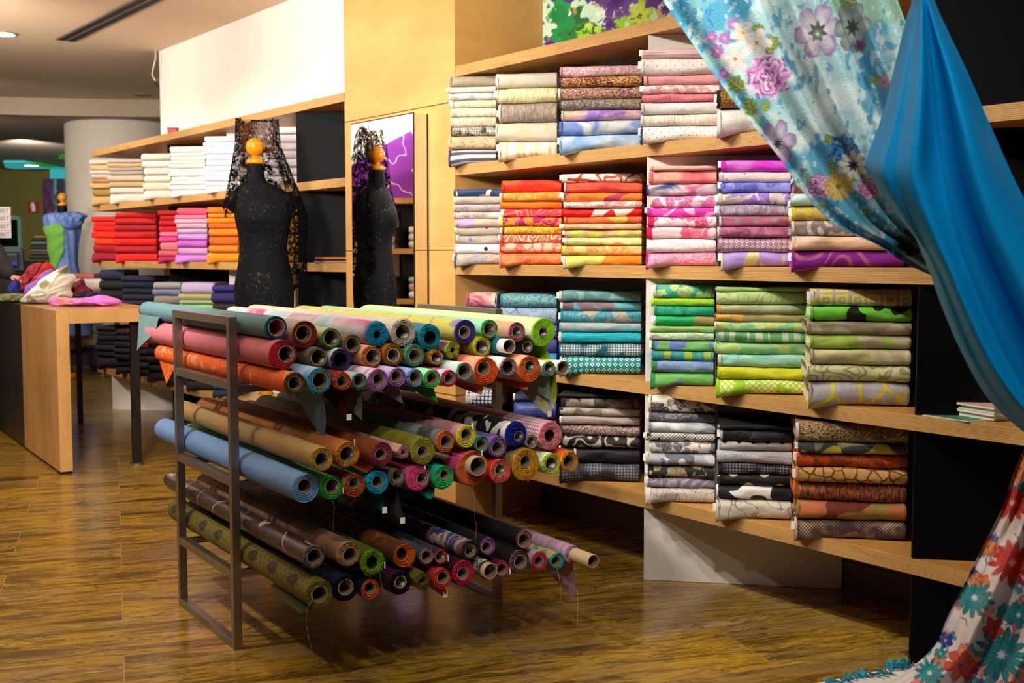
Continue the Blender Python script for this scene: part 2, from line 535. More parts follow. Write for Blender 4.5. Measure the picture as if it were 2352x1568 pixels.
# ---- shelving units
ZT = [2.385, 1.878, 1.362, .866, .372]       # tops of the boards
TK = .054
EDGE_D = WOFF - .025
def shelving(name, pa, pb, label, dividers, endcap=None):
    root = empty(name, (pa + (pb - pa) * .5).to_tuple())
    tag(root, label, 'shelving')
    inv = -Vector(root.location)
    for z in ZT:
        mb = MB().prism(strip(pa + inv, pb + inv, 0, EDGE_D), z - TK, z, 0, [1, 0, 0, 0])
        mb.build('shelf', [M_MAPLE, M_PLY], root, bevel=.0015)
    for px, white, z0, z1, ln, *back in dividers:
        p = front(px, 0) + inv + EN * (back[0] if back else 0)
        a, b = p + EN * .004, p + E * ln
        for zb, zt in zip([0] + [ZT[i] for i in (4, 3, 2, 1)], [ZT[i] - TK for i in (4, 3, 2, 1, 0)]):
            if zt < z0 or zb > z1: continue
            q = [a[:2], (a + E * ln)[:2], (a + E * ln + EN * .022)[:2], (a + EN * .022)[:2]]
            MB().prism(q, zb + .001, zt - .001).build('divider', M_WHITE if white else M_BLACK, root, bevel=.001)
    return root
LN = EDGE_D / E.dot(NW)
shelving('shelving_unit', front(2750), front(1048.5), 'plywood wall shelving with angled white and black dividers to the right of the maple pillar',
         [(1478, 1, 0, 3, LN - .01), (2089, 0, 0, 3, LN - .03)])
shelving('shelving_unit', front(798.5), front(226), 'plywood wall shelving full of plain bolts behind the black mannequin',
         [(690, 0, 0, 3, (front(799) - front(690)).length * .78), (507, 1, 0, 3, LN - .32, .2), (372, 0, 0, 3, LN - .32, .2), (258, 1, 0, .35, LN - .03)])

# ---- large round column in the background
mb = MB().lathe([(.72, 0), (.72, 3.10), (.70, 3.125)], (0, 0, 0), 64)
cc = at_y(282, 300, 15.3)
tag(mb.build('column', plain('pale_plaster_column', '#c9bfb0', .6, var=.06), smooth=False, loc=(cc.x, cc.y, 0)), kind='structure')
for p in bpy.data.objects['column.001'].data.polygons: p.use_smooth = len(p.vertices) == 4
# ================================================================= fabric bolts
def colour_word(h):
    import colorsys
    r, g, b = (int(h[i:i + 2], 16) / 255 for i in (1, 3, 5))
    hh, s, v = colorsys.rgb_to_hsv(r, g, b); hh *= 360
    if v < .13: return 'black'
    if s < .10: return 'white' if v > .88 else 'pale grey' if v > .62 else 'grey' if v > .3 else 'charcoal'
    if s < .24 and v > .8 and 15 < hh < 75: return 'ivory'
    nm = 'red' if hh < 10 or hh > 345 else 'orange' if hh < 40 else 'yellow' if hh < 66 else 'green' if hh < 165 else 'teal' if hh < 195 else 'blue' if hh < 250 else 'purple' if hh < 292 else 'pink'
    if nm == 'orange' and (s < .65 or v < .6): nm = 'beige' if v > .68 else 'brown'
    if v < .35: nm = 'dark ' + nm
    elif s < .35: nm = 'pale ' + nm
    return nm

ORD = ['top', 'second', 'third', 'fourth', 'fifth', 'sixth', 'seventh', 'eighth', 'ninth', 'tenth', 'eleventh', 'twelfth', 'thirteenth']

def bolt_mesh(w, d, h, rnd, droop, nx, zabs=None, x0=0.0):
    # profile: flat bolt wound with cloth, rounded front
    prof = []
    ry = min(.5 * h * 1.05, d * .4)
    n = 12
    for i in range(n + 1):
        a = -math.pi / 2 + math.pi * i / n
        c, s_ = math.cos(a), math.sin(a)
        e = 2.0 / 2.35
        prof.append((ry - ry * abs(c) ** e, h / 2 + h / 2 * (abs(s_) ** e) * (1 if s_ > 0 else -1)))
    prof = [(d, 0.0)] + prof + [(d, h)]
    npf = len(prof)
    arc = [0]
    for i in range(1, npf): arc.append(arc[-1] + math.dist(prof[i], prof[i - 1]))
    V = []; UV = []
    sd = rnd.uniform(0, 100)
    def lay(zq, x):       # shared undulation of the layer boundary
        if zabs is None: return 0.0
        f = min(1.0, max(0.0, zq / .05))
        return (noise.noise(((x + x0) * 5.0, zq * 31.0, zabs[1])) * .0042 + noise.noise(((x + x0) * 15, zq * 31.0, zabs[1] + 9)) * .0014) * f
    xs = [0, .004] + [w * (i + .5) / nx for i in range(nx)] + [w - .004, w]
    N = len(xs)
    for i, x in enumerate(xs):
        shrink = .86 if i in (0, N - 1) else 1.0
        t = x / w
        for (y, z), a in zip(prof, arc):
            fy = max(0.0, 1 - y / (d * .8))
            wob = (noise.noise((x * 9 + sd, z * 25, sd)) * .010 + noise.noise((x * 28 + sd, z * 60, 3.1)) * .0034) * fy
            zz = h / 2 + (z - h / 2) * shrink
            if zabs is not None: zz += lay(zabs[0], x) * (1 - z / h) + lay(zabs[0] + h, x) * z / h
            k = max(0.0, 1 - t / .55)
            low = 1 - z / h
            zz -= droop * k * k * fy * low ** .7
            yy = y + wob + (0 if shrink == 1 else .002)
            yy -= droop * .25 * k * k * fy * low
            V.append((x, yy, zz)); UV.append((x, a))
    F = grid_faces(N, npf, flip=True)
    F.append(tuple(range(npf))[::1]); F.append(tuple((N - 1) * npf + j for j in range(npf))[::-1])
    return V, F, UV, prof

def selvage_mesh(prof, d, h, rnd, droop, wid):
    V = []; F = []
    pr = [p for p in prof if p[0] < d * .5]
    m = 3; K = len(pr) * m - (m - 1)
    path = []
    for i in range(len(pr) - 1):
        for j in range(m):
            t = j / m
            path.append((pr[i][0] * (1 - t) + pr[i + 1][0] * t, pr[i][1] * (1 - t) + pr[i + 1][1] * t))
    path.append(pr[-1])
    for (y, z) in path:
        fy = max(0.0, 1 - y / (d * .8)); low = 1 - z / h
        zz = h / 2 + (z - h / 2) * 1.015 - droop * fy * low ** .7
        yy = y - .0016 - droop * .25 * fy * low + noise.noise((z * 60, wid * 90, 1)) * .002
        V.append((-.003 - rnd.random() * .0045, yy, zz)); V.append((wid + rnd.random() * .002, yy - .0006, zz))
    for i in range(len(path) - 1): F.append((2 * i, 2 * i + 2, 2 * i + 3, 2 * i + 1)[::-1])
    return V, F

M_TAG = plain('white_paper_tag', '#f2efec', .6)
DIV_PX = [1478, 2089, 258, 372, 507, 690]

def along(p):   # coordinate along the wall, growing to the far left
    return (Vector((p.x, p.y, 0)) - P0).dot(DW)

DIVS = sorted(along(front(px)) + (.25 if px in (372, 507) else 0) for px in DIV_PX)

def stack(name, row, x0, x1, ytop, bolts, group, detail=True, droop=.022, weights=None, over=.075, depth=None, folded_top=False):
    """bolts: list from top to bottom of (desc, style, c1, c2, c3, k, opts)"""
    rnd = random.Random(zlib.crc32(name.encode()))
    zb = ZT[row + 1]
    L = front(x0, zb, -over)
    w = (on_line(x1, L, E) - L).dot(E)
    zt = z_seen(x0 + 8, ytop, L, E)
    H = zt - zb - .0015
    sL = along(L + NW * over)
    dist = 9.0
    for dp in DIV_PX:
        if dp == 258: continue
        pp = front(dp) + EN * (.2 if dp in (372, 507) else 0)
        if along(front(dp)) >= sL - .02: dist = min(dist, (pp - L).dot(EN))
    if depth is None:
        depth = min(.40 if detail else .30, dist + .004)
        if detail and depth < .10: L = L - EN * (.10 - depth); depth = .10
        if not detail:
            for dp in (372, 507):
                if x0 < dp < x1: depth = min(depth, (front(dp) + EN * .2 - L).dot(EN) - .004)
            depth = max(depth, .08)
    wt = weights or [1] * len(bolts)
    tot = sum(wt)
    z = zt
    out = []
    rz = math.atan2(E.y, E.x)
    n = len(bolts)
    for i, (b, q) in enumerate(zip(bolts, wt)):
        h = H * q / tot
        z -= h
        desc, style, c1, c2, c3, k = (list(b) + [None] * 6)[:6]
        opt = b[6] if len(b) > 6 else {}
        last = i == n - 1
        jx = rnd.uniform(-.008, .010) if detail else rnd.uniform(-.015, .012)
        jx += opt.get('dx', 0)
        jy = rnd.uniform(-.008, .008)
        p = L + E * jx + EN * jy
        ww = w - jx - (.012 if detail else .006)
        V, F, UV, prof = bolt_mesh(ww, depth - .02 - jy, h - .0012, rnd, droop if last else 0, 20 if detail else 7, (z - zb, zlib.crc32(name.encode()) % 97) if detail else None, jx)
        if style in ('blob', 'water', 'leaf', 'floral', 'scribble') and detail: k = (k or .03) * .62
        mat = fabric(style, c1, c2, c3, k or .03, opt.get('rough', .62 if detail else .8), opt.get('crease', .55 if detail else .35), 0)
        o = mesh('fabric_bolt', V, F, mat, uv=UV, loc=(p.x, p.y, z + .0006), rz=rz)
        pos = 'bottom' if last else 'topmost' if i == 0 else ORD[i] + ' from top'
        tag(o, f'{desc} bolt, {pos} in the {name}', 'fabric bolt', group)
        if detail:
            ec = opt.get('edge')
            if ec is None:
                ec = c1 if rnd.random() < .7 else '#d0cac4'
            V, F = selvage_mesh(prof, depth, h - .0012, rnd, droop if last else 0, opt.get('ew', rnd.choice((.002, .004, .007))))
            mesh('selvage', V, F, fabric('solid', ec, rough=.9), o, uv=[(0, 0)] * len(V))
            if opt.get('tag', rnd.random() < .38):
                tz = h * rnd.uniform(.25, .45)
                MB().prism([(-.016, .012), (.001, .010), (.001, .018), (-.016, .020)], tz, tz + min(.03, h * .6)).build('price_tag', M_TAG, o, bevel=.001)
        if 'rust curls' in desc:
            cu = bpy.data.curves.new('selvage_lettering', 'FONT'); cu.body = 'TA'; cu.size = .016; cu.align_x = 'CENTER'
            to = bpy.data.objects.new('selvage_lettering', cu); COL.objects.link(to)
            bpy.context.view_layer.update()
            lm = bpy.data.meshes.new_from_object(to.evaluated_get(bpy.context.evaluated_depsgraph_get())); bpy.data.objects.remove(to)
            lm.materials.clear(); lm.materials.append(plain('selvage_print', '#3c3430', .7))
            to = link(bpy.data.objects.new('selvage_lettering', lm), o); to.location = (.028, -.0075, h * .55); to.rotation_euler = (math.pi / 2, math.pi / 2, 0)
        out.append(o)
    return out

G = 'patterned bolts on the near shelving'
# ------------------------------------------------ near unit, top shelf
stack('beige linen stack', 0, 1034, 1144, 175, [
    ('taupe linen', 'solid', '#a2957f', None, None, .03), ('pale grey marbled', 'water', '#cdc8bd', '#bcb5a8', '#d8d4cb', .03),
    ('silver grey satin', 'water', '#c6c5c2', '#9da0a2', '#d4d3ce', .04), ('cream fine check', 'check', '#ddd5b5', '#b3a67c', None, .006),
    ('ivory and gold leaf', 'floral', '#dfd8c0', '#c6bb98', '#b7b2a8', .03), ('blush beige crinkled', 'crinkle', '#d6c5ad', '#c5b097', None, .02),
    ('black and cream dotted', 'check', '#25252a', '#d8d2c0', None, .008), ('tan brocade', 'swirl', '#c0aa88', '#a8906c', None, .03),
    ('grey linen navy striped', 'hstripe', '#c4beb4', '#45466a', None, .035, {'edge': '#3c3d60', 'tag': False})],
    G, weights=[85, 50, 57, 63, 70, 80, 75, 100, 115])
stack('champagne stack', 0, 1143, 1284, 168, [
    ('pale oatmeal linen', 'solid', '#cbc4b2', None, None, .03, {'edge': '#dcdcdc'}), ('gold crushed satin', 'crinkle', '#cfc391', '#ebe2ae', None, .02, {'rough': .35}),
    ('taupe ruched', 'crinkle', '#a69889', '#8b7d70', None, .02, {'crease': 1.2}), ('beige and lilac checkered', 'check', '#cbbcb4', '#d3c79a', None, .014),
    ('cream ruched satin', 'vstripe', '#f2e8ca', '#d9c9a2', '#fbf5e2', .03, {'rough': .4, 'crease': 1.0})],
    G, weights=[115, 120, 150, 150, 130])
stack('sequinned tweed stack', 0, 1286, 1478, 152, [
    ('shimmering pink', 'sequin', '#c07f92', '#d89aaa', '#f6dfe6', .06), ('red and gold tweed', 'sequin', '#2d2440', '#a2352c', '#e3c46e', .03),
    ('rosy brown glittering tweed', 'sequin', '#5c4048', '#a8666e', '#dcc08c', .03), ('grey multicoloured tweed', 'sequin', '#4c4a50', '#8d7884', '#b4ac78', .05),
    ('lilac and peach shimmer', 'water', '#8a6cc4', '#cfa2c4', '#e6c2a0', .07), ('cornflower blue shimmer', 'water', '#5068c0', '#7f9cd8', '#d4dcd8', .07),
    ('pale blue shimmer', 'water', '#84aedc', '#b2cbe4', '#dfe6e6', .07)], G, weights=[85, 85, 100, 85, 85, 120, 125])
stack('pink and white stack', 0, 1476, 1657, 112, [
    ('pale pink stitched', 'hstripe', '#f0d8da', '#dda8ae', None, .012), ('white with red pin dots', 'pin', '#f3ebe8', '#b04058', None, .026),
    ('rose pink ribbed', 'hstripe', '#eda9ae', '#e295a0', None, .006), ('white with pink leaves', 'floral', '#f0dfe0', '#cf98a0', '#d8a8b0', .03),
    ('coral pink slub', 'crinkle', '#ee7888', '#f08e98', None, .01), ('white waffle', 'check', '#eeeaee', '#dcd8de', None, .006),
    ('ivory crinkled', 'crinkle', '#ebe4d8', '#e0d4c4', None, .02), ('white with navy pin dots', 'pin', '#f2ede8', '#2e2c4c', None, .023, {'edge': '#2e2e58'})],
    G, weights=[85, 140, 85, 75, 65, 100, 100, 125])
stack('stack behind floral drape', 0, 1653, 1800, 205, [
    ('black and gold tweed', 'sequin', '#1e1c14', '#8d7a20', '#c8782a', .02), ('white quilted', 'check', '#eee9e4', '#d9d3cc', None, .01)], G, weights=[90, 120])
# ------------------------------------------------ near unit, second shelf
stack('greige stack', 1, 1048, 1160, 434, [
    ('white with navy brushstrokes', 'leaf', '#dcd6cf', '#24406e', '#24406e', .10, {'edge': '#1f3c6c', 'tag': False}), ('plain greige', 'solid', '#b5aea4', None, None, .03),
    ('mauve scribbled grey', 'scribble', '#b2a8aa', '#a07c94', '#b0a0b0', .05), ('grey with white scribbles', 'scribble', '#b5aea5', '#e6e0d6', None, .05),
    ('greige with lilac blotch', 'blob', '#bbb3a6', '#c8a0d2', '#bdb59e', .12), ('greige with red spot', 'spot', '#ada598', '#b01830', None, (.155, .040, .011)),
    ('greige with violet spot', 'spot', '#aea69a', '#7470c8', None, (.062, .020, .011)), ('white with black spot', 'spot', '#e8e6ec', '#0c0c10', None, (.160, .024, .011)),
    ('beige pastel floral', 'floral', '#b8ae9a', '#94849a', '#a0b0a8', .05, {'edge': '#5c4668', 'ew': .004})],
    G, weights=[80, 85, 85, 77, 93, 85, 95, 110, 115])
stack('orange patterned stack', 1, 1152, 1294, 414, [
    ('flame red', 'water', '#ee2c1c', '#f23e1a', '#f46a14', .10), ('orange gold circled', 'swirl', '#ee8e1c', '#dcae6a', '#f09a2c', .05),
    ('bright orange', 'solid', '#f47e0c', None, None, .03), ('coral scalloped', 'swirl', '#ec3648', '#f28a84', None, .04),
    ('magenta with orange leaves', 'floral', '#b00a68', '#ee9a1e', '#e47c1c', .055, {'edge': '#d8d010'}), ('orange yellow tweed', 'sequin', '#8a3a14', '#e08a1c', '#f0d040', .04),
    ('orange with white scallop lines', 'swirl', '#e0623c', '#f4d8c2', None, .03), ('coral with beige ornaments', 'floral', '#f26a58', '#ecc0aa', '#e8b098', .05, {'edge': '#f02c14', 'ew': .016}),
    ('pale orange embroidered', 'floral', '#f08650', '#d8642c', '#e47a40', .05)], G, weights=[130, 90, 85, 85, 105, 85, 85, 110, 125])
stack('scarlet to yellow stack', 1, 1294, 1479, 399, [
    ('white with rust curls', 'swirl', '#f2eade', '#c84a24', None, .05, {'edge': '#e8e0d0', 'ew': .02}), ('coral red', 'water', '#f2603c', '#ee4a40', '#f0502e', .12),
    ('plum with orange leaves', 'blob', '#b8385c', '#a83258', '#e8842c', .12), ('white with pink blossoms', 'floral', '#f4dcd6', '#ea8c84', '#f0a8a0', .05),
    ('red with white lilies', 'blob', '#e20c08', '#e20c08', '#f2e0e0', .12), ('orange with yellow leaves', 'blob', '#ee7a42', '#e4683a', '#eec04e', .10),
    ('orange woven', 'check', '#f2d6b8', '#e69a60', None, .006), ('beige with yellow flowers', 'floral', '#d8b080', '#dcd85e', '#d0cc50', .08),
    ('pale green with peach blossoms', 'blob', '#d8e69a', '#e0a484', '#d8e69a', .09), ('yellow with orange roses', 'floral', '#f6d080', '#f09040', '#f2a454', .06, {'edge': '#d0d030', 'ew': .016}),
    ('yellow with orange swirls', 'blob', '#e8d474', '#d8d86a', '#f08a14', .16)], G, weights=[95, 105, 95, 75, 90, 73, 64, 83, 85, 105, 105])
stack('all pink stack', 1, 1490, 1650, 381, [
    ('folded peach', 'water', '#f2b4a4', '#eea898', '#f6c4b8', .06, {'tag': False}), ('coral meshed', 'water', '#e86e70', '#f2a498', '#f0c0a0', .12),
    ('navy multicoloured meshed', 'water', '#34448a', '#d8c4c4', '#c66a94', .07), ('white with pink roses', 'floral', '#f6e8ee', '#f070a6', '#ec5c98', .055),
    ('magenta swirled', 'swirl', '#e040b4', '#f2b6e2', None, .06, {'edge': '#d020a0'}), ('white with pink petals', 'floral', '#f6dee4', '#e25a8a', '#d83878', .07, {'edge': '#e00c60', 'ew': .018}),
    ('rose with large blooms', 'leaf', '#f07c98', '#f6ced4', '#ec5c84', .10, {'edge': '#e00c50', 'ew': .016}), ('white embossed', 'swirl', '#f4eff0', '#ece2e6', None, .03),
    ('pink brocade', 'swirl', '#f0a4c0', '#e684a6', None, .025, {'edge': '#e8106a', 'ew': .004})], G, weights=[38, 100, 85, 90, 70, 78, 90, 98, 105])
stack('violet stack', 1, 1653, 1820, 369, [
    ('vivid magenta', 'water', '#d816d8', '#dc3cdc', '#e674e4', .06, {'edge': '#e010c0', 'ew': .012}), ('blush with pink vines', 'scribble', '#f0dcdc', '#d67cb0', '#f0dcdc', .05),
    ('periwinkle blue', 'floral', '#6a70da', '#98a4ea', '#8490e4', .08), ('lilac with cream flowers', 'leaf', '#9c78d6', '#dcd0cc', '#b49adc', .07),
    ('mauve crushed', 'crinkle', '#9884a6', '#bcaab2', None, .02, {'crease': 1.0}), ('plum with grey dots', 'dots', '#a85e7a', '#8c807e', None, .05),
    ('dusty rose with dark flowers', 'floral', '#ba6a8c', '#8a4868', '#9a5878', .06), ('mauve with diamond lattice', 'diamond', '#a87c96', '#ece4e2', '#8c7c84', .020),
    ('cream with lilac petals', 'leaf', '#dccf9e', '#b294da', '#d4c67a', .09)], G, weights=[82, 84, 76, 90, 85, 80, 85, 108, 108])
stack('purple based stack', 1, 1820, 2086, 396, [
    ('pale lilac', 'solid', '#d8d2e2', None, None, .03), ('red and green tweed', 'sequin', '#2a7c64', '#c03254', '#d86a4a', .02),
    ('pale aqua satin', 'water', '#c2e2de', '#cfe6e4', '#b8d6ec', .06), ('tan with yellow leaves', 'floral', '#d8b060', '#e2d440', '#d8c848', .05, {'edge': '#d8d010'}),
    ('white with taupe blotches', 'leaf', '#dad2ca', '#94807e', '#a89490', .06), ('peach satin', 'water', '#f2ccac', '#eebd98', '#f6d8c0', .06, {'rough': .4}),
    ('purple with orange roses', 'swirl', '#8a1898', '#b4588c', '#7a1080', .09)], G, weights=[60, 85, 92, 100, 105, 108, 115])
# ------------------------------------------------ near unit, third shelf
stack('narrow blue stack', 2, 1070, 1146, 672, [
    ('rose and grey folded', 'water', '#c04a6a', '#d8c8b8', '#5a90a0', .07, {'tag': False}), ('ultramarine', 'water', '#3038ba', '#2028a0', '#4048c8', .06),
    ('violet', 'solid', '#5a3cac', None, None, .03), ('cobalt', 'solid', '#2a50a0', None, None, .03), ('azure', 'solid', '#2a80b8', None, None, .03)], G, weights=[110, 70, 90, 110, 110])
stack('slate blue stack', 2, 1148, 1283, 675, [
    ('teal blue scrolled', 'swirl', '#74a4ac', '#46848e', None, .03, {'edge': '#0c8098'}), ('ice blue veined', 'scribble', '#8ea4ba', '#3e5a80', '#7890ac', .05),
    ('violet with pale spots', 'dots', '#6a48c2', '#c6b6ea', None, .02), ('indigo', 'solid', '#3c3c94', None, None, .03), ('bright blue', 'water', '#1e74b4', '#2a8cc4', '#1a5c9c', .05)],
    G, weights=[110, 140, 110, 120, 110])
stack('teal stack', 2, 1286, 1477, 668, [
    ('slate teal leafy', 'leaf', '#6c9c9c', '#568688', '#7caaaa', .08), ('aqua and mauve starred', 'blob', '#68b8c6', '#8a747a', '#8c6e7c', .11),
    ('beige with teal peonies', 'floral', '#aaa692', '#2490aa', '#3c9cb0', .09, {'edge': '#1890a8'}), ('aqua grey ikat', 'water', '#76b8ba', '#b4aaa8', '#5aaab4', .05),
    ('teal corded', 'hstripe', '#0896ae', '#18b4c6', None, .008), ('dark teal plaid', 'check', '#0a5c74', '#ccd4d4', None, .012), ('teal with white diamonds', 'diamond', '#08888a', '#e4efec', '#0c7c80', .026)],
    G, weights=[115, 105, 130, 105, 125, 145, 195])
stack('green and blue stack', 2, 1498, 1645, 655, [
    ('turquoise garden print', 'floral', '#3aa894', '#9cc852', '#ead9b4', .045), ('lime meshed', 'diamond', '#9ccc22', '#6a9c12', '#a8d838', .010, {'edge': '#a0d818'}),
    ('emerald', 'leaf', '#0a8a6a', '#1e9c74', '#0c7c6c', .08), ('bright green with pink motif', 'blob', '#1aa85a', '#1aa85a', '#a08c50', .14),
    ('pale lime', 'solid', '#a0d07a', None, None, .03), ('mint silver brocade', 'swirl', '#b0ccaa', '#dae2d2', None, .025),
    ('green with periwinkle flowers', 'leaf', '#6ab262', '#6c82ca', '#74b86c', .06, {'edge': '#208030'}), ('blue and green striped', 'vstripe', '#1686ba', '#4a905a', '#9aaa30', .03, {'edge': '#1884c0'}),
    ('periwinkle with green vines', 'scribble', '#7a8aca', '#62c074', '#7a8aca', .035, {'edge': '#2c8040', 'ew': .016}), ('green with periwinkle blossoms', 'blob', '#6ab25a', '#7c82ca', '#6ab25a', .07, {'edge': '#2c8848', 'ew': .012})],
    G, weights=[100, 65, 75, 75, 55, 60, 85, 80, 90, 100])
stack('pale green stack', 2, 1646, 1854, 659, [
    ('folded pale green', 'solid', '#a8cc7a', None, None, .03, {'tag': False}), ('pale green damask', 'swirl', '#b8d08a', '#a6c276', None, .04),
    ('sage with orange vines', 'scribble', '#a2b08a', '#d4a45e', '#a8b48c', .06, {'edge': '#e8902c'}), ('khaki with orange leaves', 'leaf', '#b0a06a', '#e2a850', '#aaa068', .08, {'edge': '#f0902c'}),
    ('mint with yellow flowers', 'floral', '#88ce9a', '#ccdc82', '#b8d88a', .06), ('green with silver bands', 'vstripe', '#6aac6a', '#bacebc', '#62a262', .05),
    ('apple green leafy', 'leaf', '#90cc8a', '#bade80', '#9cd292', .09), ('aqua with mint petals', 'blob', '#78cabb', '#a8dcbc', '#9ad4c0', .09),
    ('acid yellow', 'water', '#d2d614', '#c6c80e', '#dade30', .08, {'edge': '#b0d010'}), ('lime lace', 'lace', '#9ccc18', '#ecf29c', None, .05, {'edge': '#98d010'})],
    G, weights=[35, 100, 70, 60, 75, 85, 90, 100, 95, 110])
stack('yellow and grey stack', 2, 1858, 2097, 664, [
    ('yellow with grey squares', 'square', '#e9d91c', '#b2a8aa', None, .055, {'tag': True}), ('green with black palm strokes', 'leaf', '#70ca36', '#0c140e', '#70ca36', .08),
    ('taupe pebbled', 'blob', '#a29678', '#b6ae98', '#948a6c', .08), ('lime and taupe meshed', 'blob', '#aac450', '#c2b692', '#9cb840', .09),
    ('cream with blurred lime squares', 'water', '#b8a88c', '#d2cb98', '#bacb64', .10), ('pale sage with wavy lines', 'swirl', '#ced29a', '#a09a78', None, .035),
    ('silver with yellow crackle', 'crackle', '#cac6c4', '#e2ca24', '#9a94a0', .07, {'edge': '#b0a080'})], G, weights=[135, 110, 105, 110, 120, 130, 185])
# ------------------------------------------------ near unit, fourth shelf
stack('navy check stack', 3, 1070, 1150, 897, [
    ('navy and white checked', 'check', '#c8c8d0', '#141c40', None, .02), ('midnight blue', 'solid', '#14182a', None, None, .03), ('blackened navy', 'solid', '#10131f', None, None, .03),
    ('dark indigo', 'solid', '#16162c', None, None, .03)], G, weights=[130, 120, 130, 140])
stack('blue and plum stack', 3, 1180, 1283, 904, [
    ('dark navy folded', 'solid', '#1c2240', None, None, .03, {'tag': False}), ('blue satin', 'hstripe', '#3a4a8e', '#2c386e', None, .012, {'rough': .4}),
    ('plum with white motifs', 'scribble', '#8a4272', '#e0d2da', '#8a4272', .04), ('aubergine', 'solid', '#3a1c38', None, None, .03), ('dark purple', 'solid', '#2a1830', None, None, .03)],
    G, weights=[60, 130, 110, 120, 130])
stack('charcoal stack', 3, 1286, 1474, 905, [
    ('folded black', 'solid', '#1a1816', None, None, .03, {'tag': False}), ('taupe with palm fronds', 'leaf', '#948c7c', '#463e36', '#847c6e', .07, {'edge': '#2c2420', 'ew': .015}),
    ('stone grey petalled', 'leaf', '#a69a8a', '#786c5e', '#b0a494', .08, {'edge': '#2c2420', 'ew': .012}), ('rosy beige', 'solid', '#ac9c94', None, None, .03),
    ('bronze brown shimmer', 'sequin', '#3c2c2a', '#6a524e', '#c8aca8', .06), ('black with silver paisley', 'swirl', '#161412', '#b4ac96', None, .05),
    ('black damask', 'swirl', '#12121a', '#1c1c28', None, .06), ('grey crosshatched', 'check', '#24242c', '#74767e', None, .014)], G, weights=[32, 95, 85, 80, 110, 110, 155, 170])
stack('grey floral stack', 3, 1488, 1647, 908, [
    ('ivory with black roses', 'floral', '#dad2c2', '#343236', '#5a585c', .06), ('charcoal paisley', 'swirl', '#54545a', '#7c7c82', None, .03),
    ('silver satin', 'water', '#8c8c96', '#c8c8cc', '#dcdce0', .05, {'rough': .3}), ('white with black netting', 'lace', '#16161c', '#dcd8d2', None, .03),
    ('ivory with grey peonies', 'floral', '#dad4c8', '#5a5664', '#7c7886', .05), ('silver grey petalled', 'leaf', '#aaaab4', '#64646e', '#c4c4ca', .07),
    ('black with gold flowers', 'floral', '#26221e', '#b8a880', '#a89870', .07, {'edge': '#101014', 'ew': .018}), ('mauve grey rippled', 'swirl', '#7c7080', '#a89cac', None, .045),
    ('pearl grey with vines', 'scribble', '#c2b8b0', '#7a7260', '#c8beb6', .04, {'edge': '#e0dcd6', 'ew': .016})], G, weights=[135, 75, 80, 65, 90, 100, 105, 75, 110])
stack('black and white stack', 3, 1650, 1824, 975, [
    ('folded black', 'solid', '#101012', None, None, .03, {'edge': '#8a8a88', 'ew': .004, 'tag': False}), ('black brocade', 'swirl', '#121418', '#20242a', None, .06, {'edge': '#b8b8b4', 'ew': .005}),
    ('silver with black stars', 'diamond', '#b4b2b0', '#b4b2b0', '#0c0c10', .055), ('pearl grey textured', 'swirl', '#bab8c0', '#a6a4ae', None, .015),
    ('black and lilac tweed', 'check', '#1a1820', '#8c8498', None, .012), ('black with cream discs', 'dots', '#121212', '#ccc4a4', None, .085),
    ('white and black damask', 'blob', '#ece8e4', '#0e0e14', '#16161c', .10), ('bone with branch lines', 'scribble', '#cbc5b7', '#8c8270', '#cbc5b7', .06)], G, weights=[35, 90, 78, 98, 88, 90, 110, 150])
stack('bronze stack', 3, 1828, 2088, 972, [
    ('golden leopard', 'sequin', '#2c2022', '#7c6444', '#c8a872', .05), ('khaki and gold camouflage', 'blob', '#3c423c', '#807c5c', '#c4b63c', .08),
    ('rust orange clover', 'floral', '#963c08', '#e25c14', '#d44e0c', .05, {'edge': '#e05008'}), ('gold cracked brocade', 'crackle', '#c08a4a', '#6c481c', '#d8aa60', .035),
    ('orange brown ruched', 'crinkle', '#c4641e', '#4c3638', None, .014, {'crease': 1.0, 'edge': '#c86814'}), ('copper maple leaf', 'blob', '#9c7c38', '#742a14', '#b8683c', .10),
    ('snakeskin print', 'snake', '#c4a684', '#5a3a40', '#2c1c20', .06)], G, weights=[150, 90, 115, 125, 150, 150, 150])

# ------------------------------------------------ far unit, plain cloths
G2 = 'plain bolts on the far shelving'
def plain_stack(name, row, x0, x1, ytop, cols, weights=None, **kw):
    bl = [(('plain ' + colour_word(c)), 'solid', c) for c in cols]
    return stack(name, row, x0, x1, ytop, bl, G2, detail=False, droop=.026, weights=weights, **kw)

plain_stack('far camel stack', 0, 209, 258, 366, ['#cdb8ac', '#c2a274', '#cbb6aa', '#c5aea0', '#a87c50', '#c39a60', '#94743c', '#b8935c'], [55, 60, 45, 45, 50, 60, 80, 95])
plain_stack('far taupe stack', 0, 252, 332, 365, ['#b5a69a', '#b8a070', '#a8988a', '#a3978a', '#beac98', '#b09a68', '#cdc0b8', '#d5c8c0'], [45, 45, 40, 45, 70, 65, 65, 100])
plain_stack('far ecru stack', 0, 329, 394, 352, ['#dcd5c8', '#dcd8d0', '#ddd6cb', '#e4d8c6', '#e6d4bc', '#e3d8cc'], [75, 75, 75, 80, 80, 90])
plain_stack('far ivory flannel stack', 0, 391, 474, 336, ['#f2efe6', '#f1eee2', '#f3efe2', '#efe9d8', '#f2efe4', '#f4f1e8', '#f2eee2', '#f1eee4', '#f4f1ea', '#f2f0ea', '#f3f1e8'], [65, 40, 45, 35, 50, 50, 35, 45, 45, 55, 60])
plain_stack('far snow white stack', 0, 472, 552, 313, ['#efedf2', '#eceaf0', '#f0eef0', '#eeecee', '#eae8f0', '#e4e2ee', '#eeecee', '#eae8f2', '#f0eef4', '#ecebf0', '#f1eff1'], [55, 50, 40, 40, 60, 65, 55, 55, 50, 50, 60])
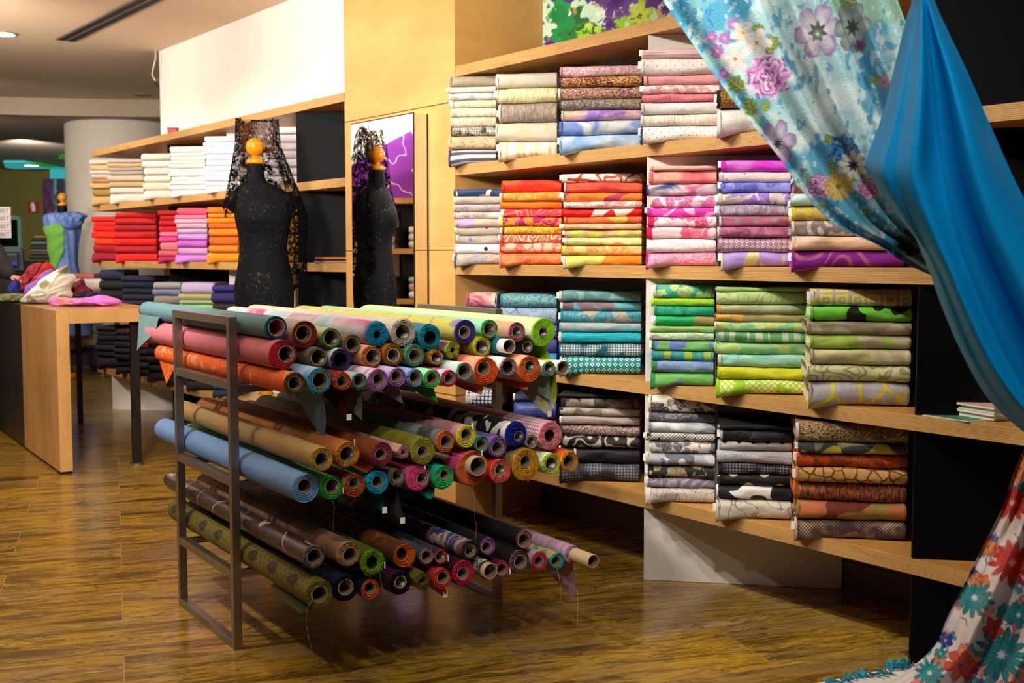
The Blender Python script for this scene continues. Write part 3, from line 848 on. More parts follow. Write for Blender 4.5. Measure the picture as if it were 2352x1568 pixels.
plain_stack('white stack behind lace mantilla', 0, 612, 688, 291, ['#cfc6c8', '#d5cdd0', '#d8d0d2', '#d4ccd0', '#dad4d6', '#dcd6da', '#d8d0d2'], [50, 60, 55, 55, 60, 60, 60])
plain_stack('far scarlet stack', 1, 213, 268, 497, ['#c81410', '#d8200c', '#e01408', '#f02410', '#f03812', '#a80c10', '#98082c'], [55, 40, 60, 70, 70, 80, 90])
plain_stack('far deep red stack', 1, 265, 361, 488, ['#c00a08', '#b0120c', '#980a10', '#b80c08', '#d01408', '#a00818', '#d01010'], [55, 65, 70, 70, 70, 80, 80])
plain_stack('far red-to-pink stack', 1, 367, 410, 483, ['#b00a14', '#b80810', '#c00810', '#d80830', '#e07088', '#e03c90', '#e07c80', '#d05a60', '#b82058'], [50, 45, 60, 55, 50, 55, 80, 60, 50])
plain_stack('far pink-to-lilac stack', 1, 407, 478, 477, ['#e05068', '#e87898', '#d8a8c0', '#d0a8b8', '#c0a0c8', '#c08cd0', '#b85cc0', '#c890c0', '#c078d0'], [70, 40, 45, 50, 50, 65, 75, 70, 70])
plain_stack('far orange felt stack', 1, 477, 548, 475, ['#e07000', '#e88020', '#ee8000', '#f06018', '#e87a00', '#c05800', '#d07810', '#e08c00'], [65, 45, 55, 50, 80, 90, 75, 95])
plain_stack('yellow stack behind lace mantilla', 1, 615, 690, 470, ['#c09020', '#c8a020', '#d8a818', '#d0a020', '#d8b010', '#d0a818'], [1, 1, 1, 1, 1, 1])
plain_stack('far charcoal stack above the table', 2, 232, 288, 619, ['#1c2442', '#181412', '#101010', '#34384e', '#16182a'], [80, 70, 75, 60, 60])
plain_stack('far navy stack', 2, 283, 359, 633, ['#141430', '#10122a', '#0e1024', '#15182e', '#101a2e', '#16164a', '#12142c'])
plain_stack('far grey stack', 2, 353, 417, 648, ['#9a9a98', '#74789a', '#8a8078', '#5e544e', '#4a4648'], [50, 50, 70, 75, 60])
plain_stack('far green and lilac stack', 2, 414, 494, 648, ['#b6a4c8', '#a8a468', '#98a880', '#88c070', '#0a9828', '#8a7a80'], [85, 45, 30, 55, 65, 40])
plain_stack('far indigo stack', 2, 489, 550, 655, ['#28206c', '#201a54', '#2a1c1c', '#141418', '#1c2444'], [40, 70, 50, 50, 60])
plain_stack('black stack beside table leg', 3, 223, 269, 749, ['#1a1618', '#2c2628', '#1a1a26', '#121220', '#22203c', '#1a1a2c', '#26222e'], [40, 35, 45, 30, 50, 50, 90])
plain_stack('black stack behind table leg', 3, 267, 300, 756, ['#1c1418', '#241c1c', '#14141c', '#1a1614', '#16161c', '#12121a', '#1c1c24'])
plain_stack('red topped black stack', 3, 298, 342, 753, ['#8a0c1a', '#a00a14', '#8c0810', '#1a1a20', '#14181c', '#1a2024', '#16161c'])
plain_stack('far maroon stack', 3, 341, 384, 780, ['#26080e', '#1c0a12', '#240c14', '#1a0a10', '#200c14'])
plain_stack('far plum stack', 3, 382, 432, 800, ['#1c0c16', '#241018', '#1a0c14', '#200e18'])
plain_stack('far low brown stack', 3, 431, 487, 830, ['#1a1210', '#1e1416', '#161012'])
plain_stack('far petrol blue stack', 3, 486, 545, 880, ['#0c3040', '#0a2836'])
# ================================================================= the steel rack
RA, RB, RC = on_z(545, 1489), on_z(1166, 1386), on_z(421, 1388)
RD = (RC - RA).normalized()                 # roll direction, away from the camera
LX = Vector((RD.y, -RD.x, 0))               # along the rack to the right
RW = (RB - RA).dot(LX); DEP = (RC - RA).dot(RD)
def steel():
    g = Mat('brushed_steel')
    v = g.uv(obj=True)
    n = g.noise(g.scale(v, (30, 30, 3)), 12, 4, .6)
    n2 = g.noise(v, 4, 2)
    col = g.mix(n2, '#86817c', '#a39d98')
    g.bump(n, .05, .001)
    return g.fin(col, g.math('MULTIPLY_ADD', n, .2, .24), .95, .5)
M_STEEL = steel()
rz_r = math.atan2(LX.y, LX.x)
rack = empty('fabric_rack', (RA + LX * RW / 2 + RD * DEP / 2).to_tuple(), rz_r)
tag(rack, 'brushed steel rack holding three tiers of fabric rolls on the travertine floor', 'rack')
def rl(u, d, z): return Vector((u - RW / 2, d - DEP / 2, z))   # rack-local: u along, d depth
ZR = [z_seen(530, 727, RA, LX), z_seen(526, 876, RA, LX), z_seen(530, 1098, RA, LX), z_seen(534, 1312, RA, LX)]
T = .030
for u in (0.0, RW):
    top = ZR[0]
    for d in (0.0, DEP):
        MB().bar(rl(u, d, 0), rl(u, d, top), T, T, (1, 0, 0)).build('post', M_STEEL, rack, bevel=.0012)
    for z in ZR[:]:
        MB().bar(rl(u, T / 2, z - T / 2), rl(u, DEP - T / 2, z - T / 2), T, T, (1, 0, 0)).build('rail', M_STEEL, rack, bevel=.0012)
    MB().bar(rl(u, T / 2, T / 2), rl(u, DEP - T / 2, T / 2), T, T, (1, 0, 0)).build('foot_rail', M_STEEL, rack, bevel=.0012)
DROP = [.018, .016, .003]
for z in [a - b for a, b in zip(ZR[1:], DROP)]:
    for d in (.03, DEP - .03):
        MB().bar(rl(T / 2, d, z - T / 2), rl(RW - T / 2, d, z - T / 2), T * .8, T * .8, (0, 1, 0)).build('crossbar', M_STEEL, rack, bevel=.0012)

# ================================================================= the rolls
M_CARD = plain('cardboard_tube', '#b89a74', .75, var=.12)
M_CARDIN = plain('cardboard_tube_inside', '#6b5844', .8, var=.2)  # darker than the tube: shade of the inside put into the colour
M_CORES = {'w': plain('white_tube', '#d8d4cc', .6), 'p': plain('pink_lined_tube', '#9a5260', .7), 'g': plain('grey_tube', '#9a968c', .7, var=.1)}

# tier, desc, px, py, R, core(px,py,r,kind), outer fabric, end colours, options
ROLLS = [
 # ---- top tier, upper layer
 (0, 'dusty teal ribbed roll with pink lined core', 634, 761, 28, (635, 761, 21, 'p'), ('hstripe', '#628a94', '#547c88', None, .006), ('#0c5a70', '#12708a'), {'back': .14, 'bflap': 1}),
 (0, 'cream roll with rust red end', 701, 773, 33, (698, 771, 20, ''), ('solid', '#aca69c'), ('#8a2a10', '#a83c1c'), {}),
 (0, 'pale yellow roll with thin green edge', 760, 776, 25, (760, 776, 20, ''), ('floral', '#b0b088', '#809a70', '#a8a870', .05), ('#1a8a40', '#58b050'), {}),
 (0, 'thin khaki paper backed roll', 811, 794, 23, (812, 795, 18, ''), ('solid', '#685a40'), ('#8a7450', '#6a5638'), {'fray': 0}),
 (0, 'pink and blue marbled roll with fluffy turquoise end', 863, 770, 31, (863, 772, 10, 'n'), ('water', (.35, .05, .16), (.40, .41, .44), (.22, .34, .40), .10), ('#0880b0', '#1aa0c8'), {'fluff': 1}),
 (0, 'cream canvas roll with shaggy white end', 926, 765, 33, (925, 766, 20, ''), ('solid', '#b0a898'), ('#b8b0a4', '#d8d4cc'), {'fluff': 1}),
 (0, 'teal tinsel fringed roll', 986, 776, 31, (987, 778, 17, 'n'), ('solid', '#066074'), ('#066a80', '#10a0b8'), {'fluff': 1}),
 (0, 'yellow roll streaked violet with deep purple end', 1068, 768, 30, (1066, 768, 15, ''), ('scribble', '#a89c48', '#68647c', '#a09840', .09), ('#2c2270', '#44388c'), {}),
 (0, 'mint roll with bright green rim', 1123, 756, 23, (1123, 757, 17.5, ''), ('water', '#6cac7c', '#80b09a', '#5ca86c', .10), ('#0c9030', '#28a848'), {}),
 (0, 'salmon printed roll with mauve end', 1187, 766, 25, (1188, 765, 14.5, ''), ('floral', '#a88064', '#ac8848', '#98685a', .12), ('#a04868', '#c07088'), {}),
 (0, 'large pale lime waffle roll with neon green end', 1252, 765, 35, (1251, 765, 12.5, 'g'), ('check', '#b0bc98', '#98ac70', None, .009), ('#84d010', '#a8e838'), {'flap': (1, .07, '#a8d840')}),
 # ---- top tier, middle layer
 (0, 'rose pink ribbed roll with crimson end', 648, 817, 36, (656, 816, 20.5, ''), ('hstripe', '#d87c88', '#c86c7c', None, .006), ('#c0142c', '#d83c50'), {'back': .12}),
 (0, 'loosely wound olive grey paper roll', 726, 816, 25, (729, 816, 20, ''), ('solid', '#7c7258'), ('#746a50', '#8c8264'), {'fray': 0}),
 (0, 'white roll with slate purple rim', 784, 824, 27, (781, 825, 19, 'n'), ('water', '#dce4e8', '#e8ecec', '#b8ccd8', .09), ('#34305c', '#544a78'), {}),
 (0, 'peach roll with bright orange rim', 848, 819, 26, (854, 821, 19.5, ''), ('solid', '#eea890'), ('#e06008', '#f07c1c'), {}),
 (0, 'ochre bouclé roll with white core', 902, 814, 26, (902, 815, 16.5, 'w'), ('solid', '#9a6014'), ('#8a5208', '#b07018'), {'fluff': .5}),
 (0, 'green and blue tweed roll', 951, 813, 27, (951, 814, 17, ''), ('sequin', '#206858', '#5a9048', '#80a8c0', .04), ('#5c9030', '#4c8c90'), {'fluff': .4}),
 (0, 'small mustard edged roll', 1000, 817, 19, (1001, 818, 15, ''), ('solid', '#a06c18'), ('#b87810', '#c88c20'), {}),
 (0, 'crumpled coreless taupe roll with lime lining', 1041, 803, 25, None, ('solid', '#6e5c56'), ('#a8b030', '#8a9020'), {'star': 1}),
 (0, 'roll with frayed lime yellow rim', 1103, 792, 24, (1103, 793, 18.5, ''), ('solid', '#a8a820'), ('#a4b400', '#bccc10'), {'fluff': .4}),
 (0, 'teal mottled roll with protruding white core', 1151, 793, 21, (1155, 793, 17, 'w'), ('water', '#0a7888', '#2890a0', '#187080', .03), ('#0a7c8c', '#28a0a8'), {'cout': .05}),
 (0, 'glossy black roll', 1204, 801, 22, (1207, 798, 14, ''), ('solid', '#0c0a0c'), ('#0e0c0e', '#1a181a'), {}),
 # ---- top tier, lower layer
 (0, 'orange roll with grey sprigs and brown edge', 676, 879, 28, (676, 878, 17, 'g'), ('scribble', '#e05c14', '#c89878', '#d8500c', .06), ('#5c3c18', '#8a6434'), {'back': .14, 'oflap': 1}),
 (0, 'light blue roll with turquoise towelling end', 733, 872, 31, (735, 872, 20, ''), ('water', '#3c88c8', '#8cbce4', '#a8d0ec', .06), ('#2c98c0', '#64bcd8'), {'fluff': .3, 'flap': (1, .16, '#6d8a98')}),
 (0, 'maroon roll with orange red end', 787, 875, 23, (786, 876, 14, ''), ('floral', '#6a1c1c', '#8a3428', '#7a2c28', .03), ('#d84418', '#e86030'), {'flap': (1, .10, '#5a1410'), 'tag': 1}),
 (0, 'pale mint roll with ragged teal rim', 829, 874, 19, (828, 874, 14.5, ''), ('solid', '#c4d8c8'), ('#0a8880', '#30a898'), {'fluff': .4, 'flap': (1, .11, '#8a9484')}),
 (0, 'lilac printed roll with fringed lilac end', 875, 880, 27, (876, 879, 15, ''), ('vstripe', '#e4dcec', '#c89cd0', '#dccce4', .05), ('#a860a8', '#c484c4'), {'fluff': .4}),
 (0, 'lavender printed roll with magenta edge', 917, 868, 23, (914, 866, 14.5, ''), ('water', '#9890d0', '#c4b4e0', '#b090c8', .06), ('#a82c90', '#8890d0'), {'flap': (1, .06, '#8a8090')}),
 (0, 'blue and violet printed roll', 955, 868, 22, (955, 867, 15.5, ''), ('water', '#3c94d4', '#9c98d8', '#50b0e0', .06), ('#4878b8', '#88a8d8'), {}),
 (0, 'mint green roll with drooping grass green end', 995, 869, 23, (994, 868, 15, ''), ('water', '#8ce4a8', '#6cd88c', '#a8f0c0', .06), ('#2cb438', '#48cc50'), {'flap': (1, .05, '#38a840')}),
 (0, 'lavender and pink streaked roll with crimson rim', 1030, 864, 21, (1030, 864, 14, ''), ('leaf', '#b4a8c8', '#dc4878', '#c484a8', .06), ('#b81050', '#d83070'), {}),
 (0, 'roll with wide cardboard core and teal rim', 1067, 856, 22, (1067, 856, 18.5, ''), ('solid', '#b8d0c0'), ('#2a8c80', '#48a898'), {}),
 (0, 'large coral printed roll with orange red end', 1119, 854, 34, (1113, 847, 18, ''), ('blob', '#f09070', '#f0d8b8', '#f08468', .14), ('#d03c0c', '#e45c20'), {'flap': (0, .03, '#f08868')}),
 (0, 'crumpled pale pink roll with mauve lining', 1164, 848, 26, (1162, 846, 15, 'n'), ('crinkle', '#e0d0cc', '#c4b0b4', None, .03), ('#80606c', '#b09098'), {'star': .4}),
 (0, 'peach roll with vivid orange spiral end', 1211, 848, 33, (1211, 841, 15, 'g'), ('solid', '#e8a078'), ('#dc5408', '#f07020'), {'flap': (0, .02, '#e06410')}),
 (0, 'small mint roll with loose green tongue', 1252, 847, 19, (1252, 845, 13, ''), ('water', '#b8e0b8', '#98d4b0', '#d0e8c0', .05), ('#388c7c', '#64b4a0'), {'flap': (1, .09, '#8cb098')}),
 (0, 'white roll with lime flowers and long hanging tongue', 1287, 845, 18, (1287, 844, 15, ''), ('blob', '#ece8d8', '#c4cc28', '#ece8d8', .07), ('#d8d0b0', '#c4bc98'), {'flap': (-1, .15, 'F'), 'tag': 1}),
 # ---- middle tier, upper layer
 (1, 'straw yellow silk roll', 738, 1053, 30, (737, 1055, 17, 'g'), ('straw', '#b89c64', '#8c7040', '#b08858', .09), ('#c89820', '#e4c050'), {'back': .06}),
 (1, 'burnt orange and straw roll', 797, 1043, 32, (796, 1043, 20, ''), ('straw', '#b0703c', '#8c5024', '#c06420', .08), ('#d47c10', '#e89c30'), {'tag': 2}),
 (1, 'rust brown roll with purple edge', 876, 1043, 30, (873, 1042, 14.5, 'g'), ('water', '#7a3a14', '#944c1c', '#6a3010', .08), ('#5c0868', '#c05010'), {'flap': (-1, .02, '#8a4418')}),
 (1, 'crumpled coreless pale pink roll', 925, 1038, 20, None, ('crinkle', '#d8a49c', '#c89088', None, .03), ('#d89c98', '#a06864'), {'star': 1}),
 (1, 'olive silk roll with golden green end', 973, 1036, 34, (971, 1037, 15, ''), ('straw', '#7c7820', '#5c5a14', '#8c8a28', .07), ('#80801c', '#a0a030'), {}),
 (1, 'teal grey roll with pumpkin orange end', 1019, 1015, 27, (1022, 1015, 16, 'g'), ('water', '#5c6864', '#7c9494', '#4c4844', .06), ('#d05410', '#e87020'), {}),
 (1, 'dusty pink roll with lemon yellow end', 1074, 1004, 28, (1073, 1000, 14.5, ''), ('solid', '#b87c84'), ('#d0c418', '#e4d840'), {'fluff': .3, 'flap': (0, .02, '#c89c58'), 'tag': 2}),
 (1, 'slim roll with teal rim', 1102, 1026, 20, (1101, 1027, 14.5, ''), ('solid', '#287878'), ('#188078', '#38988c'), {}),
 (1, 'purple velvet roll', 1142, 1023, 26, (1141, 1026, 16.5, ''), ('solid', '#6c4c90'), ('#6a3c94', '#8a60b0'), {}),
 (1, 'black and white roll with royal blue fur end', 1181, 998, 31, (1189, 1004, 13, 'g'), ('leaf', '#101014', '#c8c4bc', '#28282c', .06), ('#04186c', '#0c2c98'), {'fluff': 1}),
 (1, 'narrow grey roll with bare core', 1219, 1014, 17, (1219, 1015, 13.5, ''), ('solid', '#8c8078'), ('#8c8078', '#a4988c'), {}),
 (1, 'large pink gingham roll with fluffy pink end', 1263, 999, 35, (1260, 999, 15, 'n'), ('gingham', '#ecd8dc', '#b06878', None, .014), ('#e07888', '#f094a0'), {'fluff': .6}),
 # ---- middle tier, lower layer
 (1, 'light blue felt roll', 704, 1123, 36, (701, 1117, 17.5, ''), ('solid', '#7098d0'), ('#5c98d0', '#90bce4'), {'back': .10}),
 (1, 'pale green roll with emerald green end', 762, 1119, 29, (763, 1116, 19, ''), ('scribble', '#60b860', '#c8e0c0', '#58b058', .04), ('#08a010', '#20b828'), {'tag': 3}),
 (1, 'beige patterned roll with rust orange end', 814, 1115, 29, (812, 1108, 14, 'g'), ('blob', '#c87848', '#d8a880', '#b86838', .06), ('#a84410', '#c86028'), {}),
 (1, 'turquoise towelling roll with frayed hanging edge', 868, 1106, 29, (867, 1105, 15, ''), ('vstripe', '#28a8cc', '#48b8d8', '#2098bc', .04), ('#0898c4', '#28b0d4'), {'fluff': .4, 'flap': (1, .07, '#0c6878'), 'tag': 1}),
 (1, 'grey brown roll with tagged hanging tongue', 904, 1098, 21, (906, 1093, 15, ''), ('solid', '#605650'), ('#605854', '#7c746c'), {'fluff': .3, 'flap': (1, .13, '#4a4440'), 'tag': 1}),
 (1, 'hot pink roll', 958, 1095, 32, (969, 1098, 15, ''), ('straw', '#d8508c', '#c43c78', '#e06c9c', .05), ('#d83070', '#ec5c90'), {'tag': 2}),
 (1, 'emerald silk roll with neon green edge', 1017, 1100, 29, (1020, 1093, 13, ''), ('water', '#18b48c', '#10a880', '#28c098', .06), ('#38c048', '#10a070'), {'flap': (-1, .03, '#0c7858')}),
 (1, 'big pink and yellow printed roll with coral spiral end', 1088, 1094, 43, (1090, 1085, 23, ''), ('leaf', '#d8bc78', '#d84878', '#e89078', .06), ('#c8481c', '#e0744c'), {'cout': .035, 'tag': 2}),
 (1, 'scarlet satin roll with coral end', 1151, 1082, 30, (1150, 1078, 14.5, ''), ('solid', '#f03410'), ('#d0483c', '#e86c5c'), {}),
 (1, 'large ochre roll with shaggy golden end', 1204, 1072, 40, (1203, 1065, 15.5, 'g'), ('solid', '#8c7850'), ('#b87c08', '#d89c18'), {'fluff': .6}),
 (1, 'white roll with lime green rim', 1268, 1064, 26, (1268, 1064, 17.5, ''), ('check', '#e8ecd8', '#d0d8b8', None, .02), ('#98c010', '#b4d830'), {'fluff': .3}),
 (1, 'orange roll with wide core and amber rim', 1311, 1058, 26, (1308, 1059, 17, ''), ('solid', '#ee6408'), ('#c08410', '#e89820'), {'tag': 2}),
 # ---- bottom tier, upper layer
 (2, 'glossy dark brown roll with white scratches', 720, 1277, 28, (721, 1278, 19, ''), ('scribble', '#3c2c28', '#b8a498', '#342420', .10), ('#6c5c54', '#8c7c70'), {'back': .12, 'rough': .25}),
 (2, 'taupe roll with brown blossoms and tan spiral end', 798, 1271, 31, (803, 1275, 18.5, ''), ('leaf', '#7c6450', '#94684c', '#685444', .05), ('#a47c50', '#c09868'), {'flap': (1, .02, '#8c6c48')}),
 (2, 'lime fringed roll', 855, 1291, 32, (853, 1290, 16, 'n'), ('solid', '#586818'), ('#5c8c08', '#80b018'), {'fluff': .8, 'tag': 3}),
 (2, 'dark brown patterned roll with open orange end', 930, 1277, 30, (920, 1268, 14, 'n'), ('blob', '#5c3814', '#7c4c10', '#944c10', .06), ('#b84c08', '#d06818'), {}),
 (2, 'slim dark roll with mauve rim', 979, 1277, 19, (979, 1277, 15, ''), ('leaf', '#283038', '#604858', '#384858', .05), ('#8c5c7c', '#a87c94'), {}),
 (2, 'slim teal black roll with red edge', 1012, 1277, 18, (1010, 1277, 14, ''), ('water', '#183038', '#282830', '#503848', .05), ('#b01c1c', '#c83830'), {'tag': 3}),
 (2, 'multicoloured streaked roll with black sequin end', 1078, 1263, 24, (1079, 1265, 15, ''), ('leaf', '#384c80', '#b8a48c', '#884868', .04), ('#141214', '#3c3a3c'), {'fluff': .4}),
 (2, 'dark roll with violet spiral edge', 1120, 1253, 21, (1114, 1257, 14, ''), ('solid', '#181018'), ('#704080', '#9060a0'), {}),
 (2, 'black brocade roll with dusty brown rim', 1203, 1238, 22, (1203, 1240, 17.5, ''), ('swirl', '#100c0e', '#181214', None, .05), ('#7c4c44', '#a07468'), {}),
 (2, 'pale lavender crushed roll with protruding core', 1314, 1272, 22, (1330, 1275, 16, ''), ('crinkle', '#c8a4bc', '#b890ac', None, .03), ('#b080a0', '#c898b4'), {'cout': .12, 'flap': (1, .14, '#b88c9c')}),
 # ---- bottom tier, lower layer
 (2, 'olive paisley dotted roll with black edge', 732, 1362, 35, (733, 1364, 20.5, ''), ('pindot', '#67601a', '#161404', '#2c2808', .026), ('#242408', '#a8a020'), {'back': .14, 'flap': (-1, .02, '#3a360e')}),
 (2, 'navy black velvet roll', 793, 1350, 33, (793, 1348, 19.5, ''), ('water', '#0a0c20', '#10163c', '#080a18', .06), ('#06081c', '#0c1030'), {}),
 (2, 'thin navy roll with loose orange red wrap', 851, 1354, 25, (848, 1349, 15, ''), ('solid', '#101020'), ('#c83c14', '#e05828'), {'star': .2}),
 (2, 'black roll with maroon pattern', 919, 1338, 30, (919, 1336, 15.5, ''), ('blob', '#1c0c14', '#3c0c20', '#140a10', .05), ('#0c080c', '#141014'), {}),
 (2, 'crumpled coreless gold and olive fringed roll', 968, 1332, 24, None, ('water', '#583060', '#706018', '#403820', .04), ('#807010', '#4c4010'), {'star': .8, 'fluff': 1}),
 (2, 'red veined roll with red end', 1015, 1328, 25, (1016, 1326, 16, ''), ('scribble', '#b83038', '#d88c80', '#a82430', .05), ('#c01810', '#d83828'), {'flap': (1, .04, '#a86058'), 'tag': 1}),
 (2, 'dark maroon roll with thick crimson end', 1064, 1320, 31, (1062, 1321, 15.5, ''), ('solid', '#2c0a14'), ('#b00c34', '#c8284c'), {}),
 (2, 'silver sequinned roll with cream core', 1116, 1307, 22, (1118, 1308, 20, ''), ('sequin', '#202020', '#808080', '#e8e8e8', .02), ('#18181a', '#606060'), {'cout': .03, 'fluff': .4}),
 (2, 'slim maroon roll with raspberry rim', 1153, 1306, 20, (1152, 1306, 15, ''), ('solid', '#48141e'), ('#a81838', '#c03858'), {'tag': 3}),
 (2, 'black roll with mauve brown woven end', 1191, 1289, 28, (1194, 1290, 17, ''), ('solid', '#121012'), ('#5c3c40', '#7c5c5c'), {}),
 (2, 'lavender grey roll with crimson rim', 1238, 1287, 23, (1236, 1288, 14, ''), ('water', '#8c7484', '#b0a0b0', '#7c6474', .06), ('#b01838', '#c83c58'), {}),
 (2, 'teal and gold printed roll with turquoise rim', 1279, 1287, 20, (1276, 1287, 13.5, ''), ('leaf', '#3c7c78', '#b89c60', '#508c84', .05), ('#0c8c90', '#28a8a8'), {}),
]

LAY = [(11, .25, .45), (22, .29, .44), (37, .385, .53), (49, .52, .55), (61, .47, .58), (71, .55, .61), (83, .57, .62)]
OV = []
pos = []
for i, r in enumerate(ROLLS):
    o0, o1 = [(a, b) for n, a, b in LAY if i < n][0]
    OV.append(o0 + (o1 - o0) * (r[2] - 630) / 690)
    p = on_plane(r[2], r[3], RA - RD * OV[i], RD)
    dist = (p - CAM).dot(FW)
    u = (p - RA).dot(LX)
    pos.append([u, p.z, r[4] * dist / FPX, dist])
# settle: push apart what would intersect and keep everything above its bars
RS = .955
for it in range(60):
    for i in range(len(pos)):
        for j in range(i + 1, len(pos)):
            if ROLLS[i][0] != ROLLS[j][0]: continue
            du, dz = pos[j][0] - pos[i][0], pos[j][1] - pos[i][1]
            d = math.hypot(du, dz); m = (pos[i][2] + pos[j][2]) * RS
            if d < m:
                k = (m - d) / d * .5 * .5
                pos[i][0] -= du * k; pos[i][1] -= dz * k; pos[j][0] += du * k; pos[j][1] += dz * k
    for i, p in enumerate(pos):
        zb = ZR[1 + ROLLS[i][0]] - DROP[ROLLS[i][0]] + .002
        if p[1] - p[2] < zb: p[1] += (zb - p[1] + p[2]) * .6
        lo = T / 2 + p[2] * .96 + .002; hi = RW - lo
        if p[0] < lo: p[0] += (lo - p[0]) * .5
        if p[0] > hi: p[0] += (hi - p[0]) * .5

def roll(i, r, p):
    tier, desc, px, py, Rpx, core, outer, ends, opt = r
    rnd = random.Random(1000 + i)
    R = p[2] * .953; u, z, dist = p[0], p[1], p[3]
    base = RA + LX * u - RD * OV[i] + Vector((0, 0, z))
    Ln = 1.46 + opt.get('back', 0) * .35 + rnd.uniform(-.05, .05)
    seed = rnd.uniform(0, 90)
    star, fluff = opt.get('star', 0), opt.get('fluff', 0)
    sc = dist / FPX
    if core:
        cx = (core[0] - px) * sc / LX.x * .9; cz = -(core[1] - py) * sc; rc = core[2] * sc
        m = math.hypot(cx, cz); lim = max(.001, R - rc - .002)
        if m > lim: cx *= lim / m; cz *= lim / m
        if rc > R - .003: rc = R - .003
    else: cx = cz = 0; rc = R * .28
    N = 48
    def outline(a, y):
        w = 1 + .030 * (noise.noise((math.cos(a) * 1.3 + seed, math.sin(a) * 1.3, y * 1.5)) - .35)
        w += .018 * noise.noise((math.cos(a) * 4 + seed, math.sin(a) * 4, y * 6))
        if star:
            f = max(0.0, 1 - y / .5)
            w -= star * f * (.10 + .16 * (.5 + .5 * math.cos(5 * a + seed)) + .06 * noise.noise((math.cos(a) * 3, math.sin(a) * 3, seed)))
        return R * min(w, 1.0)
    # ---- cloth
    ys = [0, .006, .02, .06, .12, .22, .36, .55, .8, 1.1, Ln - .03, Ln]
    V = []; UV = []
    for y in ys:
        for k in range(N + 1):
            a = 2 * math.pi * k / N + math.pi / 2
            rr = outline(a, y)
            if y == Ln: rr *= .93
            V.append((rr * math.cos(a), y, rr * math.sin(a))); UV.append((y, 2 * math.pi * R * k / N))
    F = grid_faces(len(ys), N + 1, flip=True)
    b = len(V); V.append((0, Ln - .01, 0)); UV.append((Ln, 0))
    for k in range(N): F.append((b, (len(ys) - 1) * (N + 1) + k + 1, (len(ys) - 1) * (N + 1) + k)[::-1])
    st = list(outer) + [None] * 5
    mat = fabric(st[0], st[1], st[2], st[3], st[4] or .03, opt.get('rough', .7), .5)
    o = mesh('fabric_roll', V, F, mat, uv=UV, loc=base.to_tuple(), rz=rz_r)
    tier_n = ['top', 'middle', 'bottom'][tier]
    tag(o, f"{desc} on the rack's {tier_n} tier", 'fabric roll', 'fabric rolls on the steel rack')
    # ---- wound end: ruffled spiral of layers from the core out to the rim
    nr = 15; turns = max(2.0, (R - rc) / .0058)
    V = []; UV = []
    for q in range(nr):
        t = q / (nr - 1)
        for k in range(N + 1):
            a = 2 * math.pi * k / N + math.pi / 2
            ro = outline(a, 0) * (1.004 if q == nr - 1 else 1)
            ri = rc * 1.0
            if not core: ri *= .6 + .5 * abs(math.cos(2.5 * a + seed))
            x0, z0 = cx + ri * math.cos(a), cz + ri * math.sin(a)
            x1, z1 = ro * math.cos(a), ro * math.sin(a)
            rip = math.sin(2 * math.pi * (t * turns + k / N) + 1.2 * noise.noise((a * 2, t * 3, seed)))
            yy = -.0035 - .0030 * rip + .004 * noise.noise((x0 * 90 + x1 * 60, z1 * 90, seed))
            if fluff: yy -= fluff * .010 * (noise.noise((x1 * 260, z1 * 260, t * 9 + seed)) + .25) * math.sin(math.pi * min(1, t * 1.1 + .05))
            if q == nr - 1: yy = .004
            if q == 0: yy += .004
            jag = (noise.noise((a * 7, t * 6, seed)) * .0016) * (0 if q == 0 else 1)
            xx = x0 * (1 - t) + x1 * t; zz = z0 * (1 - t) + z1 * t
            d = math.hypot(xx, zz) + 1e-9
            V.append((xx + xx / d * jag, yy, zz + zz / d * jag)); UV.append((t, k / N * 2))
    F = grid_faces(nr, N + 1)
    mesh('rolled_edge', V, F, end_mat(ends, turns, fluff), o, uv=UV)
    if fluff >= .3:      # loose tufts standing off the cut edge
        MBf = MB()
        for q in range(int(130 * fluff) + 40):
            a = rnd.uniform(0, 2 * math.pi); t = rnd.uniform(.25, 1.0)
            ro = rc + (outline(a, 0) - rc) * t
            c = Vector((ro * math.cos(a), -.004, ro * math.sin(a)))
            dr = Vector((math.cos(a) * rnd.uniform(.2, 1), -rnd.uniform(.2, .9), math.sin(a) * rnd.uniform(.2, 1) - .2)).normalized()
            ln = rnd.uniform(.003, .008) * (.5 + fluff * .6)
            sd = dr.cross(Vector((0, 1, .2))).normalized() * .0007
            MBf.add([c - sd, c + sd, c + dr * ln * .6 + sd * .7, c + dr * ln + Vector((0, 0, -.002)), c + dr * ln * .6 - sd * .7], [(0, 1, 2, 3, 4)])
        f = MBf.build('frayed_fibres', fabric('solid', ends[1], rough=.9), o)
        f['kind'] = 'stuff'
    # ---- cardboard core
    if core:
        co = opt.get('cout', .004)
        kind = core[3]
        rin = rc * .88
        tb = MB(); n = 32
        VV = []
        prof = [(rin, .30), (rin, -co), (rc - .0006, -co), (rc - .0006, .30)]
        for (rr, y) in prof:
            for k in range(n):
                a = 2 * math.pi * k / n
                VV.append((cx + rr * math.cos(a), y, cz + rr * math.sin(a)))
        FF = [];
        for q in range(3):
            for k in range(n):
                k2 = (k + 1) % n
                FF.append((q * n + k, q * n + k2, (q + 1) * n + k2, (q + 1) * n + k))
        FF.append(tuple(range(n)))
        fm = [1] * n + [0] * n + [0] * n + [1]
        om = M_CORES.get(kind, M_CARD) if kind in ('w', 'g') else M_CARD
        im = M_CORES['p'] if kind == 'p' else (M_BLACK if kind == 'n' else M_CARDIN)  # dark or black inside stands in for the shade in the hole
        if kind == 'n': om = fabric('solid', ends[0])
        c = mesh('cardboard_core', VV, FF, parent=o, mats=[om, im], fm=fm)
